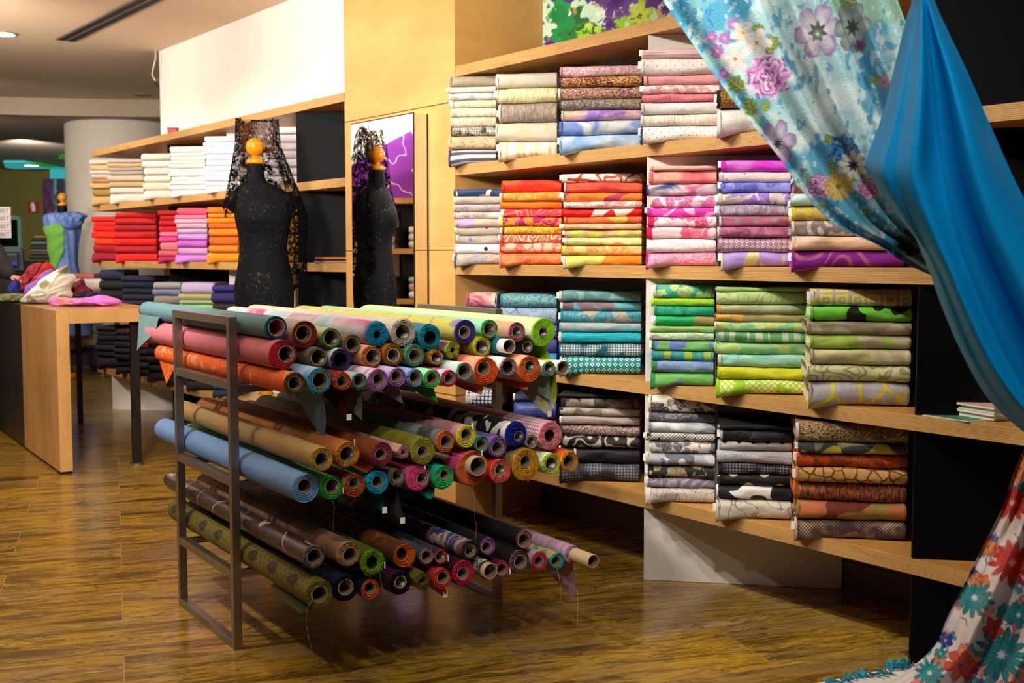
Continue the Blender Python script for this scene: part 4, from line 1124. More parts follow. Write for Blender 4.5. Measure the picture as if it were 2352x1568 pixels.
        if rnd.random() < .5 and kind in ('', 'g') and rc > .017:
            V2 = []
            a0 = rnd.uniform(-.9, .1)
            for q in range(6):
                a = a0 + q * .13
                for y in (.003, .05): V2.append((cx + (rin - .0008) * math.cos(a), y, cz + (rin - .0008) * math.sin(a)))
            mesh('paper_sticker', V2, [(2 * q, 2 * q + 1, 2 * q + 3, 2 * q + 2) for q in range(5)], M_TAG, c)
    # ---- loose end of the cloth hanging at the front or the back
    if 'flap' in opt:
        side, drop, colr = opt['flap']
        drop_m = max(.02, drop)
        nu, nv = 10, 9
        V = []; UV = []
        a0 = -math.pi / 2 + side * .55
        for a_ in range(nu):
            s_ = a_ / (nu - 1)
            ylen = .02 + .30 * s_
            dl = drop_m * (1 - s_) ** .8 + .006
            for b_ in range(nv):
                t = b_ / (nv - 1)
                x = R * 1.006 * math.cos(a0) - side * .004 * t + .010 * math.sin(3 * s_ + 4 * t) * t + .02 * side * t * t
                zz = R * 1.006 * math.sin(a0) - dl * t
                V.append((x, ylen + .012 * math.sin(5 * t + seed) * t - .002, zz)); UV.append((ylen, t * dl))
        fm_ = fabric('blob', '#b8b2a0', '#a8ac28', '#b8b2a0', .07) if colr == 'F' else fabric('solid', colr, rough=.8)
        fo = mesh('loose_flap', V, grid_faces(nu, nv), fm_, o, uv=UV)
        if opt.get('tag') == 1:
            q = Vector(V[nv - 1])
            MB().prism([(-.009, -.003), (.009, -.003), (.010, -.001), (-.008, -.001)], -.004, .017).build('price_tag', M_TAG, fo, bevel=.0004, loc=(q.x, q.y - .002, q.z + .004))
    if opt.get('oflap'):
        V = [(-R * .5, Ln - .26, -R * .84), (-R * .5, Ln - .02, -R * .84), (-R * .52, Ln - .12, -R * .9 - .09)]
        mesh('loose_flap', V, [(0, 1, 2)], mat, o, uv=[(0, 0), (.2, 0), (.1, .1)])
    if opt.get('bflap'):
        V = []; UV = []
        for a_ in range(9):
            s_ = a_ / 8
            for b_ in range(9):
                t = b_ / 8
                dl = .16 * (s_ ** .7) + .004
                V.append((-R * .9 - .012 * t + .006 * math.sin(6 * s_) * t, Ln - .34 + .335 * s_, -R * .45 - dl * t)); UV.append((s_ * .3, t * dl))
        mesh('loose_flap', V, grid_faces(9, 9), fabric('solid', '#6a8c90', rough=.8), o, uv=UV)
    if opt.get('tag') in (2, 3):
        a = 1.0 if opt['tag'] == 2 else -.35
        x, zz = R * math.cos(a), R * math.sin(a)
        MB().prism([(x - .001, -.009), (x + .002, -.010), (x + .008, .008), (x + .005, .009)], zz - .010, zz + .009).build('price_tag', M_TAG, o, bevel=.0004)
    return o

def end_mat(ends, turns, fluff):
    key = ('end', ends, round(turns), fluff)
    if key in _cache: return _cache[key]
    g = Mat('wound_edge')
    v = g.uv()
    o = g.sep(v)
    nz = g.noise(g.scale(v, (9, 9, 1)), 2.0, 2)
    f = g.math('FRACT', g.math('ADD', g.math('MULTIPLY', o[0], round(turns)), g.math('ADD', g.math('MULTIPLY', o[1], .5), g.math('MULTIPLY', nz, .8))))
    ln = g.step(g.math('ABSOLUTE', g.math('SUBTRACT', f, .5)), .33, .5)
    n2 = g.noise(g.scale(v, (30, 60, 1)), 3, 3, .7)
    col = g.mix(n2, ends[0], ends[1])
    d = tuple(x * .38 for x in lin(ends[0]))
    col = g.mix(g.math('MULTIPLY', ln, .75), col, (*d, 1))  # dark spiral lines: shade between the wound layers put into the colour
    g.bump(g.math('SUBTRACT', n2, ln), .6, .004)
    _cache[key] = g.fin(col, .9, 0, .2)
    return _cache[key]

ROLL_OBJS = [roll(i, r, p) for i, (r, p) in enumerate(zip(ROLLS, pos))]

# loose threads hanging from the rolls
def thread(i, col, pts, ang=-1.57):
    o = ROLL_OBJS[i]; R = pos[i][2]
    P = [(R * math.cos(ang) + x, -.004 + y, R * math.sin(ang) + z) for x, y, z in pts]
    MB().tube(P, .0007, 5).build('loose_thread', fabric('solid', col, rough=.9), o, smooth=True)
names = [r[1] for r in ROLLS]
def idx(s): return [i for i, n in enumerate(names) if s in n][0]
thread(idx('big pink and yellow'), '#c8785c', [(0, 0, .01), (.004, -.004, -.06), (.008, -.002, -.12), (.012, -.006, -.13), (.006, -.004, -.20), (.004, -.004, -.30)])
thread(idx('pale lavender crushed'), '#d8b8a8', [(.02, 0, -.10), (.022, -.003, -.16), (.020, -.002, -.21), (.026, -.002, -.29)])
thread(idx('teal and gold'), '#c8a888', [(0, 0, 0), (.010, -.003, -.05), (.012, -.003, -.11), (.024, -.003, -.125), (.026, -.003, -.14)])
thread(idx('olive paisley'), '#a8c078', [(-.02, 0, .04), (-.045, -.01, .01), (-.05, -.008, -.04), (-.038, -.006, -.09), (-.03, -.006, -.13)], -1.57)
thread(idx('lime fringed'), '#70a818', [(.01, -.01, .05), (.02, -.012, .0), (.03, -.012, -.05), (.036, -.012, -.07)])
thread(idx('pale green roll with emerald'), '#8c8430', [(0, 0, 0), (.006, -.004, -.02), (.002, -.003, -.08), (-.002, -.003, -.15), (.001, -.002, -.19)])
thread(idx('turquoise towelling'), '#187888', [(0, 0, -.04), (-.004, -.002, -.09), (-.016, -.002, -.13)])
# ================================================================= black dress form with lace mantilla
M_AMBER = wood('varnished_amber_wood', '#d98a12', '#b8650c', .18, (3, 3, 14), 1.2, .6)
def black_lace_dress():
    g = Mat('black_embroidered_cloth')
    v = g.uv(obj=True)
    wv = g.vmath('ADD', v, g.scale(g.vmath('SUBTRACT', g.noisec(v, 22, 2), (.5, .5, .5)), .05))
    f = g.math('ABSOLUTE', g.math('SUBTRACT', g.noise(wv, 26, 1.0), .5))
    vine = g.step(f, .045, .015)
    area = g.step(g.noise(v, 5.5, 1), .36, .48)
    vine = g.math('MULTIPLY', vine, area)
    col = g.mix(vine, '#05060a', '#08080d')
    wr = g.noise(g.scale(v, (2.0, 2.0, 9)), 3.0, 3, .55, .8)
    g.bump(g.math('ADD', g.math('MULTIPLY', vine, .5), g.math('MULTIPLY', wr, .5)), .8, .012)
    m = g.fin(col, g.math('MULTIPLY_ADD', vine, -.25, .75), 0, .10, .0)
    g.put(g.b.inputs['Specular IOR Level'], g.math('MULTIPLY_ADD', vine, .10, .12)); return m
M_BLACKD = black_lace_dress()
def lace(name, c, net=70, open_=.45):
    g = Mat(name)
    v = g.uv()
    d = g.vor(v, net, 1.0, 'DISTANCE_TO_EDGE')
    thread_ = g.step(d, .13, .07)
    fl = g.step(g.noise(g.vmath('ADD', v, g.scale(g.noisec(v, 20, 2), .05)), 26, 3, .6), open_ + .05, open_ + .09)
    border = g.step(g.noise(v, 60, 1), .42, .52)
    a = g.math('MAXIMUM', thread_, g.math('MULTIPLY', fl, g.math('MAXIMUM', border, .72)))
    g.put(g.b.inputs['Alpha'], a)
    return g.fin(rgba(c), .8, 0, .05)
def ringsurf(rings, n=40, rip=0.0, nrip=9, seed=0.0, phase=None, lean=0.0):
    """rings: (z, rx, ry, cx, cy)"""
    V = []; UV = []
    for i, (z, rx, ry, cx, cy) in enumerate(rings):
        for k in range(n + 1):
            a = 2 * math.pi * k / n
            q = 1 + rip * (i / len(rings)) * math.sin(nrip * a + seed + i * .3) + .008 * noise.noise((math.cos(a) * 3 + seed, math.sin(a) * 3, z * 8))
            V.append((cx + rx * q * math.cos(a), cy + ry * q * math.sin(a), z)); UV.append((a * .17, z))
    return V, grid_faces(len(rings), n + 1), UV

def interp_rings(rings, m=4):
    out = []
    for i in range(len(rings) - 1):
        p0 = rings[max(i - 1, 0)]; p1 = rings[i]; p2 = rings[i + 1]; p3 = rings[min(i + 2, len(rings) - 1)]
        for j in range(m):
            t = j / m
            out.append(tuple(.5 * ((2 * b) + (-a + c) * t + (2 * a - 5 * b + 4 * c - d) * t * t + (-a + 3 * b - 3 * c + d) * t ** 3) for a, b, c, d in zip(p0, p1, p2, p3)))
    out.append(rings[-1]); return out

MX = at_y(606, 590, 6.84)
man = empty('dress_form', (MX.x, MX.y, 0), math.radians(6))
tag(man, 'dress form in black lace gown and mantilla with amber ball finial before the far shelving', 'mannequin')
rings = [(.66, .165, .12, 0, 0), (.9, .168, .12, 0, 0), (1.08, .172, .122, 0, 0), (1.22, .174, .124, 0, 0), (1.32, .158, .112, 0, 0), (1.44, .138, .098, 0, 0), (1.53, .147, .106, 0, 0),
         (1.62, .163, .126, 0, -.012), (1.70, .170, .120, 0, -.006), (1.755, .166, .098, -.006, 0), (1.80, .135, .080, -.022, .004), (1.828, .088, .066, -.036, .006), (1.855, .056, .056, -.040, .006), (1.945, .048, .048, -.043, .006)]
V, F, UV = ringsurf(interp_rings(rings, 4), 48)
mesh('gown', V, F, M_BLACKD, man, uv=UV)
for s in (-1, 1):
    rr = [(.02 * i, .062 - .004 * i, .058 - .003 * i, 0, 0) for i in range(6)]
    V, F, UV = ringsurf(rr, 20)
    M_ = Matrix.Translation((s * .128 - .006, 0, 1.755)) @ Matrix.Rotation(s * math.radians(146), 4, 'Y')
    V = [M_ @ Vector(p) for p in V]
    mesh('sleeve', V, F, M_BLACKD, man, uv=UV)
MB().lathe([(.050, 1.944), (.056, 1.952), (.056, 1.962), (.046, 1.972), (.024, 1.980), (.019, 1.988), (.024, 1.994)] + [(.0545 * math.sin(a), 2.043 - .0545 * math.cos(a)) for a in [math.radians(x) for x in range(28, 180, 12)]] + [(.002, 2.0975)], (-.043, .006, 0), 36).build('finial', M_AMBER, man, smooth=True)
prof = [(.15, 0), (.155, .02), (.14, .04), (.06, .07), (.035, .11), (.03, .30), (.038, .42)]
for k in range(5): prof += [(.034, .47 + k * .034), (.046, .487 + k * .034)]
prof += [(.034, .645), (.034, .70)]
MB().lathe(prof, (0, 0, 0), 32).build('stand', M_AMBER, man, smooth=True)
# comb
g = Mat('tortoiseshell_comb'); v = g.uv()
hole = g.step(g.math('ABSOLUTE', g.math('SUBTRACT', g.noise(v, 38, 1.5), .5)), .05, .09)
g.put(g.b.inputs['Alpha'], g.math('SUBTRACT', 1.0, g.math('MULTIPLY', hole, .85)))
M_COMB = g.fin(g.mix(g.noise(v, 20, 2), '#1a0a06', '#5c2a12'), .25, 0, .6)
V = []; UV = []
for i in range(25):
    u = -1 + 2 * i / 24; a = u * math.radians(62)
    for j in range(13):
        t = j / 12
        hh = .185 * t * (1 - .10 * u * u) if t > 0 else 0
        V.append((-.03 + (.105 + .022 * t) * math.sin(a) * 1.05, .075 - .075 * (1 - math.cos(a)) + .02 * t, 2.015 + hh)); UV.append((u * .12, hh))
mesh('comb', V, grid_faces(25, 13), M_COMB, man, uv=UV)
# mantilla
V = []; UV = []; NU, NV = 61, 40
for i in range(NU):
    u = -1 + 2 * i / (NU - 1); a = u * math.radians(128)
    zend = 1.66 if u < -.45 else 1.30
    if -.45 <= u <= .0: zend = 1.66 + (1.10 - 1.66) * (u + .45) / .45
    elif 0 < u < .5: zend = 1.10 + (1.28 - 1.10) * u / .5
    zend += .03 * math.sin(13 * u)
    for j in range(NV):
        t = j / (NV - 1); z = 2.212 + (zend - 2.212) * t
        dz = 2.212 - z
        if dz < .16: hw = .125 + .06 * dz
        else:
            hw = .135 + (dz - .16) * (.26 if u < 0 else .25)
        hw = min(hw, .238)
        dep = .085 + min(.09, dz * .16)
        fold = 1 + .055 * min(1, dz * 2.4) * math.sin(a * 11 + 2 * z) + .02 * noise.noise((a * 2, z * 4, 1))
        top = min(1.0, .62 + dz * 6.0) if dz < .064 else 1.0
        x = hw * math.sin(a) * fold * (.9 if abs(a) > 1.9 else 1)
        y = .035 + dep * math.cos(a) * fold * top
        x += -.03 + min(.03, max(0, (2.05 - z) * .1))
        if z < 1.80: y += (.05 if abs(a) < 1.6 else -.03 * min(1, (1.80 - z) * 6))
        V.append((x, y, z)); UV.append((a * .16, z))
mesh('mantilla', V, grid_faces(NU, NV), lace('black_lace', '#040406', 110, .42), man, uv=UV)

# ================================================================= mirror box on the pillar
q0 = front(988, 0)
q1 = on_line(955.5, q0, NW)
q2 = on_line(815, q1, DW)
ztop = on_plane(955, 258, q1, NW).z
thick = (q0 - q1).length - .002
mi = empty('wall_mirror', ((q1 + q2) / 2).to_tuple())
tag(mi, 'tall mirror box on the maple pillar reflecting the black dress form', 'mirror')
inv = -Vector(mi.location)
a, b = q1 + inv, q2 + inv
g = Mat('mirror_silver'); M_MIR = g.fin(rgba('#e6e6e4'), .01, 1.0)
MB().prism([a[:2], b[:2], (b + NW * thick)[:2], (a + NW * thick)[:2]], .10, ztop).build('box', [M_MIR], mi)
edge = plain('dark_mirror_edge', '#101010', .4)
MB().bar(Vector((a.x, a.y, .1)), Vector((a.x, a.y, ztop)), .006, .006, DW).build('edge_strip', edge, mi)
MB().bar(Vector((a.x, a.y, ztop)), Vector((b.x, b.y, ztop)), .006, .006, NW).build('edge_strip', edge, mi)
c_ = a + NW * (thick - .004)
MB().bar(Vector((c_.x, c_.y, .1)), Vector((c_.x, c_.y, ztop)), .006, .006, DW).build('edge_strip', edge, mi)

# what the mirror looks at: the opposite wall with shelving and a shawl
ow = MB().prism([(-5.6, 4.0), (-5.45, 4.0), (-5.45, 10.2), (-5.6, 10.2)], 0, CEIL).build('wall_left', M_WALL)
tag(ow, kind='structure')
ou = empty('shelving_unit', (-5.25, 7.2, 0)); tag(ou, 'plywood shelving on the opposite wall seen only in the mirror', 'shelving')
for z in (.5, 1.0, 1.48, 1.96): MB().prism([(-.19, -2.6), (.19, -2.6), (.19, 2.6), (-.19, 2.6)], z - .05, z).build('shelf', [M_MAPLE], ou)
for y in (-2.6, -.9, .85, 2.56): MB().prism([(-.19, y), (.185, y), (.185, y + .03), (-.19, y + .03)], 0, 1.9).build('divider', [M_BLACK], ou)
k = 0
for zi, z in enumerate((.5, 1.0, 1.48)):
    for si, y in enumerate((6.45, 7.15, 7.6, 8.15, 8.6)):
        cols = [['#e8e0d0', '#d8b8b0', '#c8d0d0'], ['#ece8e0', '#b04868', '#3c8c90'], ['#efe9dc', '#e4dcc8', '#efe8d8']][zi]
        zz = z
        for q in range(3):
            hh = .075 if q < 2 else .06
            V, F, UV, _p = bolt_mesh(.38, .33, hh - .002, random.Random(k), 0, 6)
            o = mesh('fabric_bolt', V, F, fabric('solid' if zi != 1 or q == 0 else 'check', cols[q % 3], '#f0e8e8', None, .02), uv=UV, loc=(-5.06, y, zz + .001), rz=math.pi / 2)
            tag(o, 'folded cloth on the opposite shelving seen in the mirror', 'fabric bolt', 'bolts reflected in the mirror')
            zz += hh; k += 1
# purple shawl on the opposite wall
V = []; UV = []
for i in range(30):
    for j in range(20):
        s_, t = i / 29, j / 19
        y = 7.0 + 1.9 * s_; z = 2.95 - .75 * s_ - t * (.55 + .25 * math.sin(3 * s_)) + .10 * math.sin(math.pi * s_)
        V.append((-5.40 + .03 * math.sin(14 * t + 3 * s_), y, z)); UV.append((y, z))
tag(mesh('shawl', V, grid_faces(30, 20), fabric('scribble', '#7a2c94', '#d8b8d8', '#6a2484', .10), uv=UV), 'purple shawl pinned on the white opposite wall, seen in the mirror', 'shawl')

# ================================================================= cutting table
TZ = 1.057
ta = on_z(139, 1089.5)
tr = on_line(374, Vector((ta.x, ta.y, TZ)), LX)
TW = (tr - Vector((ta.x, ta.y, TZ))).length
tab = empty('cutting_table', (ta.x, ta.y, 0), rz_r)
tag(tab, 'maple cutting table with mitred end panel and steel leg, scarves heaped on it', 'table')
M_TAB = wood('maple_table', '#c0935a', '#a87c44', .25, (1, 1, .5), 1.0, .5)
M_DSTEEL = plain('dark_steel', '#3a3632', .35, .8, var=.15)
TL = 1.18
MB().prism([(0, 0), (.078, 0), (.078, TL), (0, TL)], .015, TZ - .0).build('end_panel', M_TAB, tab, bevel=.0015)
MB().prism([(.0785, 0), (TW, 0), (TW, TL), (.0785, TL)], TZ - .085, TZ).build('tabletop', M_TAB, tab, bevel=.0015)
MB().prism([(0, TL + .001), (.078, TL + .001), (.078, TL + 1.2), (0, TL + 1.2)], .015, TZ).build('steel_end', M_DSTEEL, tab, bevel=.001)
MB().prism([(.0785, TL + .001), (TW, TL + .001), (TW, TL + 1.2), (.0785, TL + 1.2)], TZ - .085, TZ).build('steel_top', M_DSTEEL, tab, bevel=.001)
MB().prism([(.004, .004), (.074, .004), (.074, TL), (.004, TL)], 0, .015).build('base_strip', M_BLACK, tab)
tp = on_z(317, 1066)
tp_l = Vector(((tp - ta).dot(LX), (tp - ta).dot(RD), 0))
MB().prism([(tp_l.x - .028, tp_l.y), (tp_l.x + .028, tp_l.y), (tp_l.x + .028, tp_l.y + .04), (tp_l.x - .028, tp_l.y + .04)], .012, TZ - .086).build('leg', M_DSTEEL, tab, bevel=.001)
MB().lathe([(.05, 0), (.05, .012)], (tp_l.x, tp_l.y + .02, 0), 20).build('foot_plate', M_STEEL, tab)
MB().prism([(TW - .06, TL + 1.1), (TW - .02, TL + 1.1), (TW - .02, TL + 1.14), (TW - .06, TL + 1.14)], 0, TZ - .086).build('leg', M_DSTEEL, tab)

def blob(name, outline, Y, bulge, mat, label, cat='scarf', group=None, zfloor=None, seed=0, wr=.55):
    """crumpled cloth: pillow-like mesh inside a hand drawn outline standing at distance Y"""
    n = len(outline); pts = []
    for i in range(n):        # Catmull-Rom outline
        p = [outline[(i + k - 1) % n] for k in range(4)]
        for j in range(9):
            t = j / 9
            pts.append(tuple(.5 * (2 * p[1][c] + (p[2][c] - p[0][c]) * t + (2 * p[0][c] - 5 * p[1][c] + 4 * p[2][c] - p[3][c]) * t * t + (3 * p[1][c] - p[0][c] - 3 * p[2][c] + p[3][c]) * t ** 3) for c in (0, 1)))
    P = [at_y(x, y, Y) for x, y in pts]
    if zfloor is not None:
        for p in P: p.z = max(p.z, zfloor + .002)
    c = sum(P, Vector()) / len(P)
    if zfloor is not None: c.z = min(c.z, zfloor + .6 * (c.z - zfloor))
    org = Vector((c.x, c.y, zfloor if zfloor is not None else c.z))
    rings = 16; V = []; F = []; UV = []
    ph = seed * 1.7
    for side in (-1, 1):
        for q in range(rings):
            t = q / (rings - 1)
            for p in P:
                d = c.lerp(p, t)
                bl = bulge * math.sqrt(max(0, 1 - t * t)) * (1 if side < 0 else .55)
                ax = d.x * math.cos(ph) + d.z * math.sin(ph); az = -d.x * math.sin(ph) + d.z * math.cos(ph)
                w = .5 - 1.6 * abs(noise.noise((ax * 5 + seed, az * 16, side * 3.0))) + .55 - 1.1 * abs(noise.noise((ax * 13 + seed, az * 34, 5))) - .3
                d = d + Vector((0, side * bl * (1 + wr * w), 0)) + Vector((0, 0, 1)) * (w * bulge * .18 * (1 - t) * t * 4)
                if zfloor is not None: d.z = max(d.z, zfloor + .001)
                V.append(d - org); UV.append((d.x, d.z))
    m = len(P)
    for s in (0, 1):
        b = s * rings * m
        for q in range(rings - 1):
            for k in range(m):
                k2 = (k + 1) % m
                f = (b + q * m + k, b + q * m + k2, b + (q + 1) * m + k2, b + (q + 1) * m + k)
                F.append(f if s else f[::-1])
    o = mesh(name, V, F, mat, uv=UV, loc=org.to_tuple())
    return tag(o, label, cat, group)
GS = 'scarves heaped on the cutting table'
blob('scarf', [(45, 642), (60, 625), (75, 606), (98, 604), (99, 616), (82, 634), (72, 655), (60, 676), (45, 680), (38, 664)], 9.0, .10, fabric('swirl', '#7c1a2a', '#a03030', '#4c1020', .05), 'dark red lace scarf at the back of the heap on the table', 'scarf', GS, TZ, 1)
blob('scarf', [(66, 660), (82, 632), (95, 617), (108, 601), (126, 618), (114, 632), (100, 660), (84, 690), (66, 690)], 8.9, .08, fabric('solid', '#b02010', crease=1.0), 'bright red satin scarf peaking behind the purple chiffon', 'scarf', GS, TZ, 2)
blob('scarf', [(56, 682), (60, 656), (84, 642), (100, 624), (121, 618), (122, 632), (104, 656), (92, 686), (72, 692)], 8.72, .08, fabric('solid', '#8a60b8', crease=1.0), 'purple chiffon scarf between red satin and white organza', 'scarf', GS, TZ, 3)
blob('scarf', [(48, 694), (58, 680), (84, 656), (96, 640), (125, 622), (156, 609), (151, 625), (170, 630), (174, 641), (163, 660), (167, 680), (150, 692), (115, 697), (75, 698)], 8.45, .12, fabric('dots', '#d9d4c4', '#9c9878', None, .16, crease=1.2), 'white organza scarf with round eyelets, front of the heap', 'scarf', GS, TZ, 4)
blob('scarf', [(23, 652), (38, 641), (45, 656), (48, 676), (40, 690), (26, 690), (21, 672)], 8.9, .07, fabric('solid', '#14267c'), 'royal blue scarf beside the dark sleeve', 'scarf', GS, TZ, 5)
blob('scarf', [(-20, 684), (6, 675), (30, 673), (50, 674), (60, 682), (54, 692), (20, 695), (-20, 695)], 8.75, .10, fabric('crinkle', '#5c6430', '#8c9058', None, .01, crease=1.2), 'olive knotted yarn scarf low on the table edge', 'scarf', GS, TZ, 6)
blob('scarf', [(158, 655), (172, 648), (190, 640), (196, 655), (214, 668), (196, 682), (164, 684)], 8.75, .09, fabric('solid', '#6c0c24', crease=1.2), 'dark crimson satin scarf behind the white organza', 'scarf', GS, TZ, 7)
blob('scarf', [(146, 690), (176, 677), (205, 671), (230, 671), (248, 684), (240, 692), (180, 694)], 8.6, .08, fabric('solid', '#14163c'), 'navy scarf lying behind the folded pink cloth', 'scarf', GS, TZ, 8)
blob('scarf', [(111, 690), (128, 682), (165, 685), (200, 683), (232, 677), (260, 683), (277, 690), (273, 699), (220, 702), (150, 703), (122, 701)], 8.12, .13, fabric('water', '#e070c8', '#f080d0', '#f0a070', .14), 'folded pink and orange cloth on the table front', 'folded cloth', GS, TZ, 9)

# ---- counter behind the table with patterned cloths, and the trolley below
YB = 12.6
cz = 1.105
ct = empty('display_counter', at_y(250, 700, YB).to_tuple()); ct.location.z = 0
tag(ct, 'white topped display counter behind the cutting table', 'counter')
MB().prism([(-.66, 0), (.1, 0), (.1, .5), (-.66, .5)], cz - .04, cz).build('countertop', M_WHITE, ct)
for x in (-.62, .02): MB().prism([(x, .1), (x + .05, .1), (x + .05, .15), (x, .15)], 0, cz - .041).build('leg', M_DSTEEL, ct)
def flat_bolt(px0, px1, y0, y1, Y, mat, label, group=None):
    a, b = at_y(px0, y1, Y), at_y(px1, y0, Y)
    V, F, UV, _p = bolt_mesh(b.x - a.x, .35, max(.02, b.z - a.z), random.Random(px0), 0, 8)
    return tag(mesh('fabric_bolt', V, F, mat, uv=UV, loc=(a.x, Y, a.z)), label, 'fabric bolt', group)
flat_bolt(150, 237, 655, 667.2, YB - .02, fabric('floral', '#c8a890', '#a86848', '#889050', .08), 'beige bolt with red flowers on the white counter')
flat_bolt(160, 236, 640, 654.6, YB - .01, fabric('blob', '#e8e8e4', '#101014', '#e0e0dc', .12), 'bolt of black and white print on the white counter')
flat_bolt(120, 215, 628, 639.6, YB, fabric('solid', '#e07a70'), 'coral pink cloth topmost on the white counter')
YT = 13.9
tl = at_y(188, 800, YT)
tro = empty('trolley', (tl.x, tl.y, 0)); tag(tro, 'dark purple fabric trolley on casters under the cutting table', 'trolley')
MB().prism([(-.26, 0), (.30, 0), (.30, .5), (-.26, .5)], .09, .30).build('bin', plain('aubergine_panel', '#2c1030', .6), tro, bevel=.01)
for x in (-.2, .22):
    for y in (.06, .44):
        MB().lathe([(.02, -.02), (.034, -.016), (.034, .016), (.02, .02)], (0, 0, 0), 16).build('caster', M_STEEL, tro, smooth=True, loc=(x, y, .036), rz=0).rotation_euler = (math.pi / 2, 0, 0)
        MB().prism([(x - .012, y - .012), (x + .012, y - .012), (x + .012, y + .012), (x - .012, y + .012)], .06, .09).build('caster_fork', M_STEEL, tro)
GT = 'cloths piled on the trolley'
blob('folded_cloth', [(146, 768), (165, 762), (205, 764), (228, 768), (228, 792), (200, 796), (165, 806), (147, 810)], YT + .1, .2, fabric('vstripe', '#d8c8a8', '#c0ae8c', '#d8c8a8', .03), 'cream ribbed cloth on the trolley, lowest of three', 'folded cloth', GT, None, 11)
blob('folded_cloth', [(158, 748), (190, 745), (228, 747), (230, 766), (200, 770), (160, 771)], YT + .12, .2, fabric('crinkle', '#8c8498', '#b0a8b8', None, .04), 'grey lilac tulle on the trolley under the table', 'folded cloth', GT, None, 12)
blob('folded_cloth', [(148, 739), (190, 736), (232, 738), (232, 746), (190, 747), (148, 747)], YT + .14, .18, fabric('water', '#1890b0', '#30a060', '#2060a0', .1), 'turquoise and green cloth topmost on the trolley', 'folded cloth', GT, None, 13)

# ================================================================= background: second dress form, person, signs
M2 = at_y(147, 590, 13.4)
m2 = empty('dress_form', (M2.x, M2.y, 0)); tag(m2, 'distant dress form draped in blue satin with a green sash', 'mannequin')
rings = [(.5, .26, .20, .03, 0), (.8, .24, .18, .02, 0), (1.0, .215, .16, .01, 0), (1.145, .185, .14, 0, 0), (1.35, .150, .11, 0, 0), (1.55, .165, .12, 0, 0), (1.70, .195, .13, 0, 0), (1.80, .205, .13, 0, 0), (1.87, .20, .12, 0, 0), (1.905, .15, .10, 0, 0), (1.90, .06, .06, 0, 0)]
V, F, UV = ringsurf(interp_rings(rings, 4), 64, .11, 9)
V = [(x * (1 + .05 * noise.noise((x * 9, y * 9 + z * 4, z * 3))), y, z) for x, y, z in V]
M_BLUES = fabric('solid', '#6078b4', rough=.4, crease=1.2)
mesh('blue_drape', V, F, M_BLUES, m2, uv=UV)
V, F, UV = ringsurf([(1.86, .05, .05, 0, 0), (1.93, .052, .052, 0, 0), (2.0, .048, .048, 0, 0)], 24); mesh('neck', V, F, M_BLACK, m2)
MB().lathe([(.05, 1.99), (.056, 2.0), (.05, 2.012), (.024, 2.024), (.02, 2.035)] + [(.052 * math.sin(a), 2.085 - .052 * math.cos(a)) for a in [math.radians(x) for x in range(26, 180, 14)]] + [(.002, 2.137)], (0, 0, 0), 28).build('finial', M_AMBER, m2, smooth=True)
MB().lathe([(.18, 0), (.18, .03), (.04, .06), (.03, .55)], (0, 0, 0), 24).build('stand', M_AMBER, m2, smooth=True)
V = []; UV = []
for i in range(20):
    for j in range(14):
        a = math.radians(208 + 78 * i / 19); t = j / 13
        z = 1.74 - .10 * (i / 19) + .16 * (i / 19) - t * (.75 - .42 * (i / 19))
        zs = [r_[0] for r_ in rings[:10]]; rx = float(np.interp(z, zs, [r_[1] for r_ in rings[:10]])); ry = float(np.interp(z, zs, [r_[2] for r_ in rings[:10]]))
        q_ = 1.12 + .06 * math.sin(20 * t - 6 * i / 19 + 1)
        V.append((rx * q_ * math.cos(a), ry * (q_ + .05) * math.sin(a), z)); UV.append((a, z))
mesh('green_sash', V, grid_faces(20, 14), fabric('solid', '#6aa63c', crease=1.2), m2, uv=UV)
V, F, UV = ringsurf(interp_rings([(-.12, .01, .01, 0, 0), (-.10, .07, .06, 0, 0), (-.03, .14, .10, .01, 0), (.04, .13, .10, .02, 0), (.08, .08, .07, .02, 0), (.09, .01, .01, .02, 0)], 5), 48, .30, 6, 1.0)
V = [(x * (1 + .35 * noise.noise((x * 16, z * 16, 2))), y * (1 + .3 * noise.noise((x * 20, z * 14, 7))), z) for x, y, z in V]
mesh('satin_bow', [(x + .13, y - .10, z + 1.83) for x, y, z in V], F, M_BLUES, m2, uv=UV)

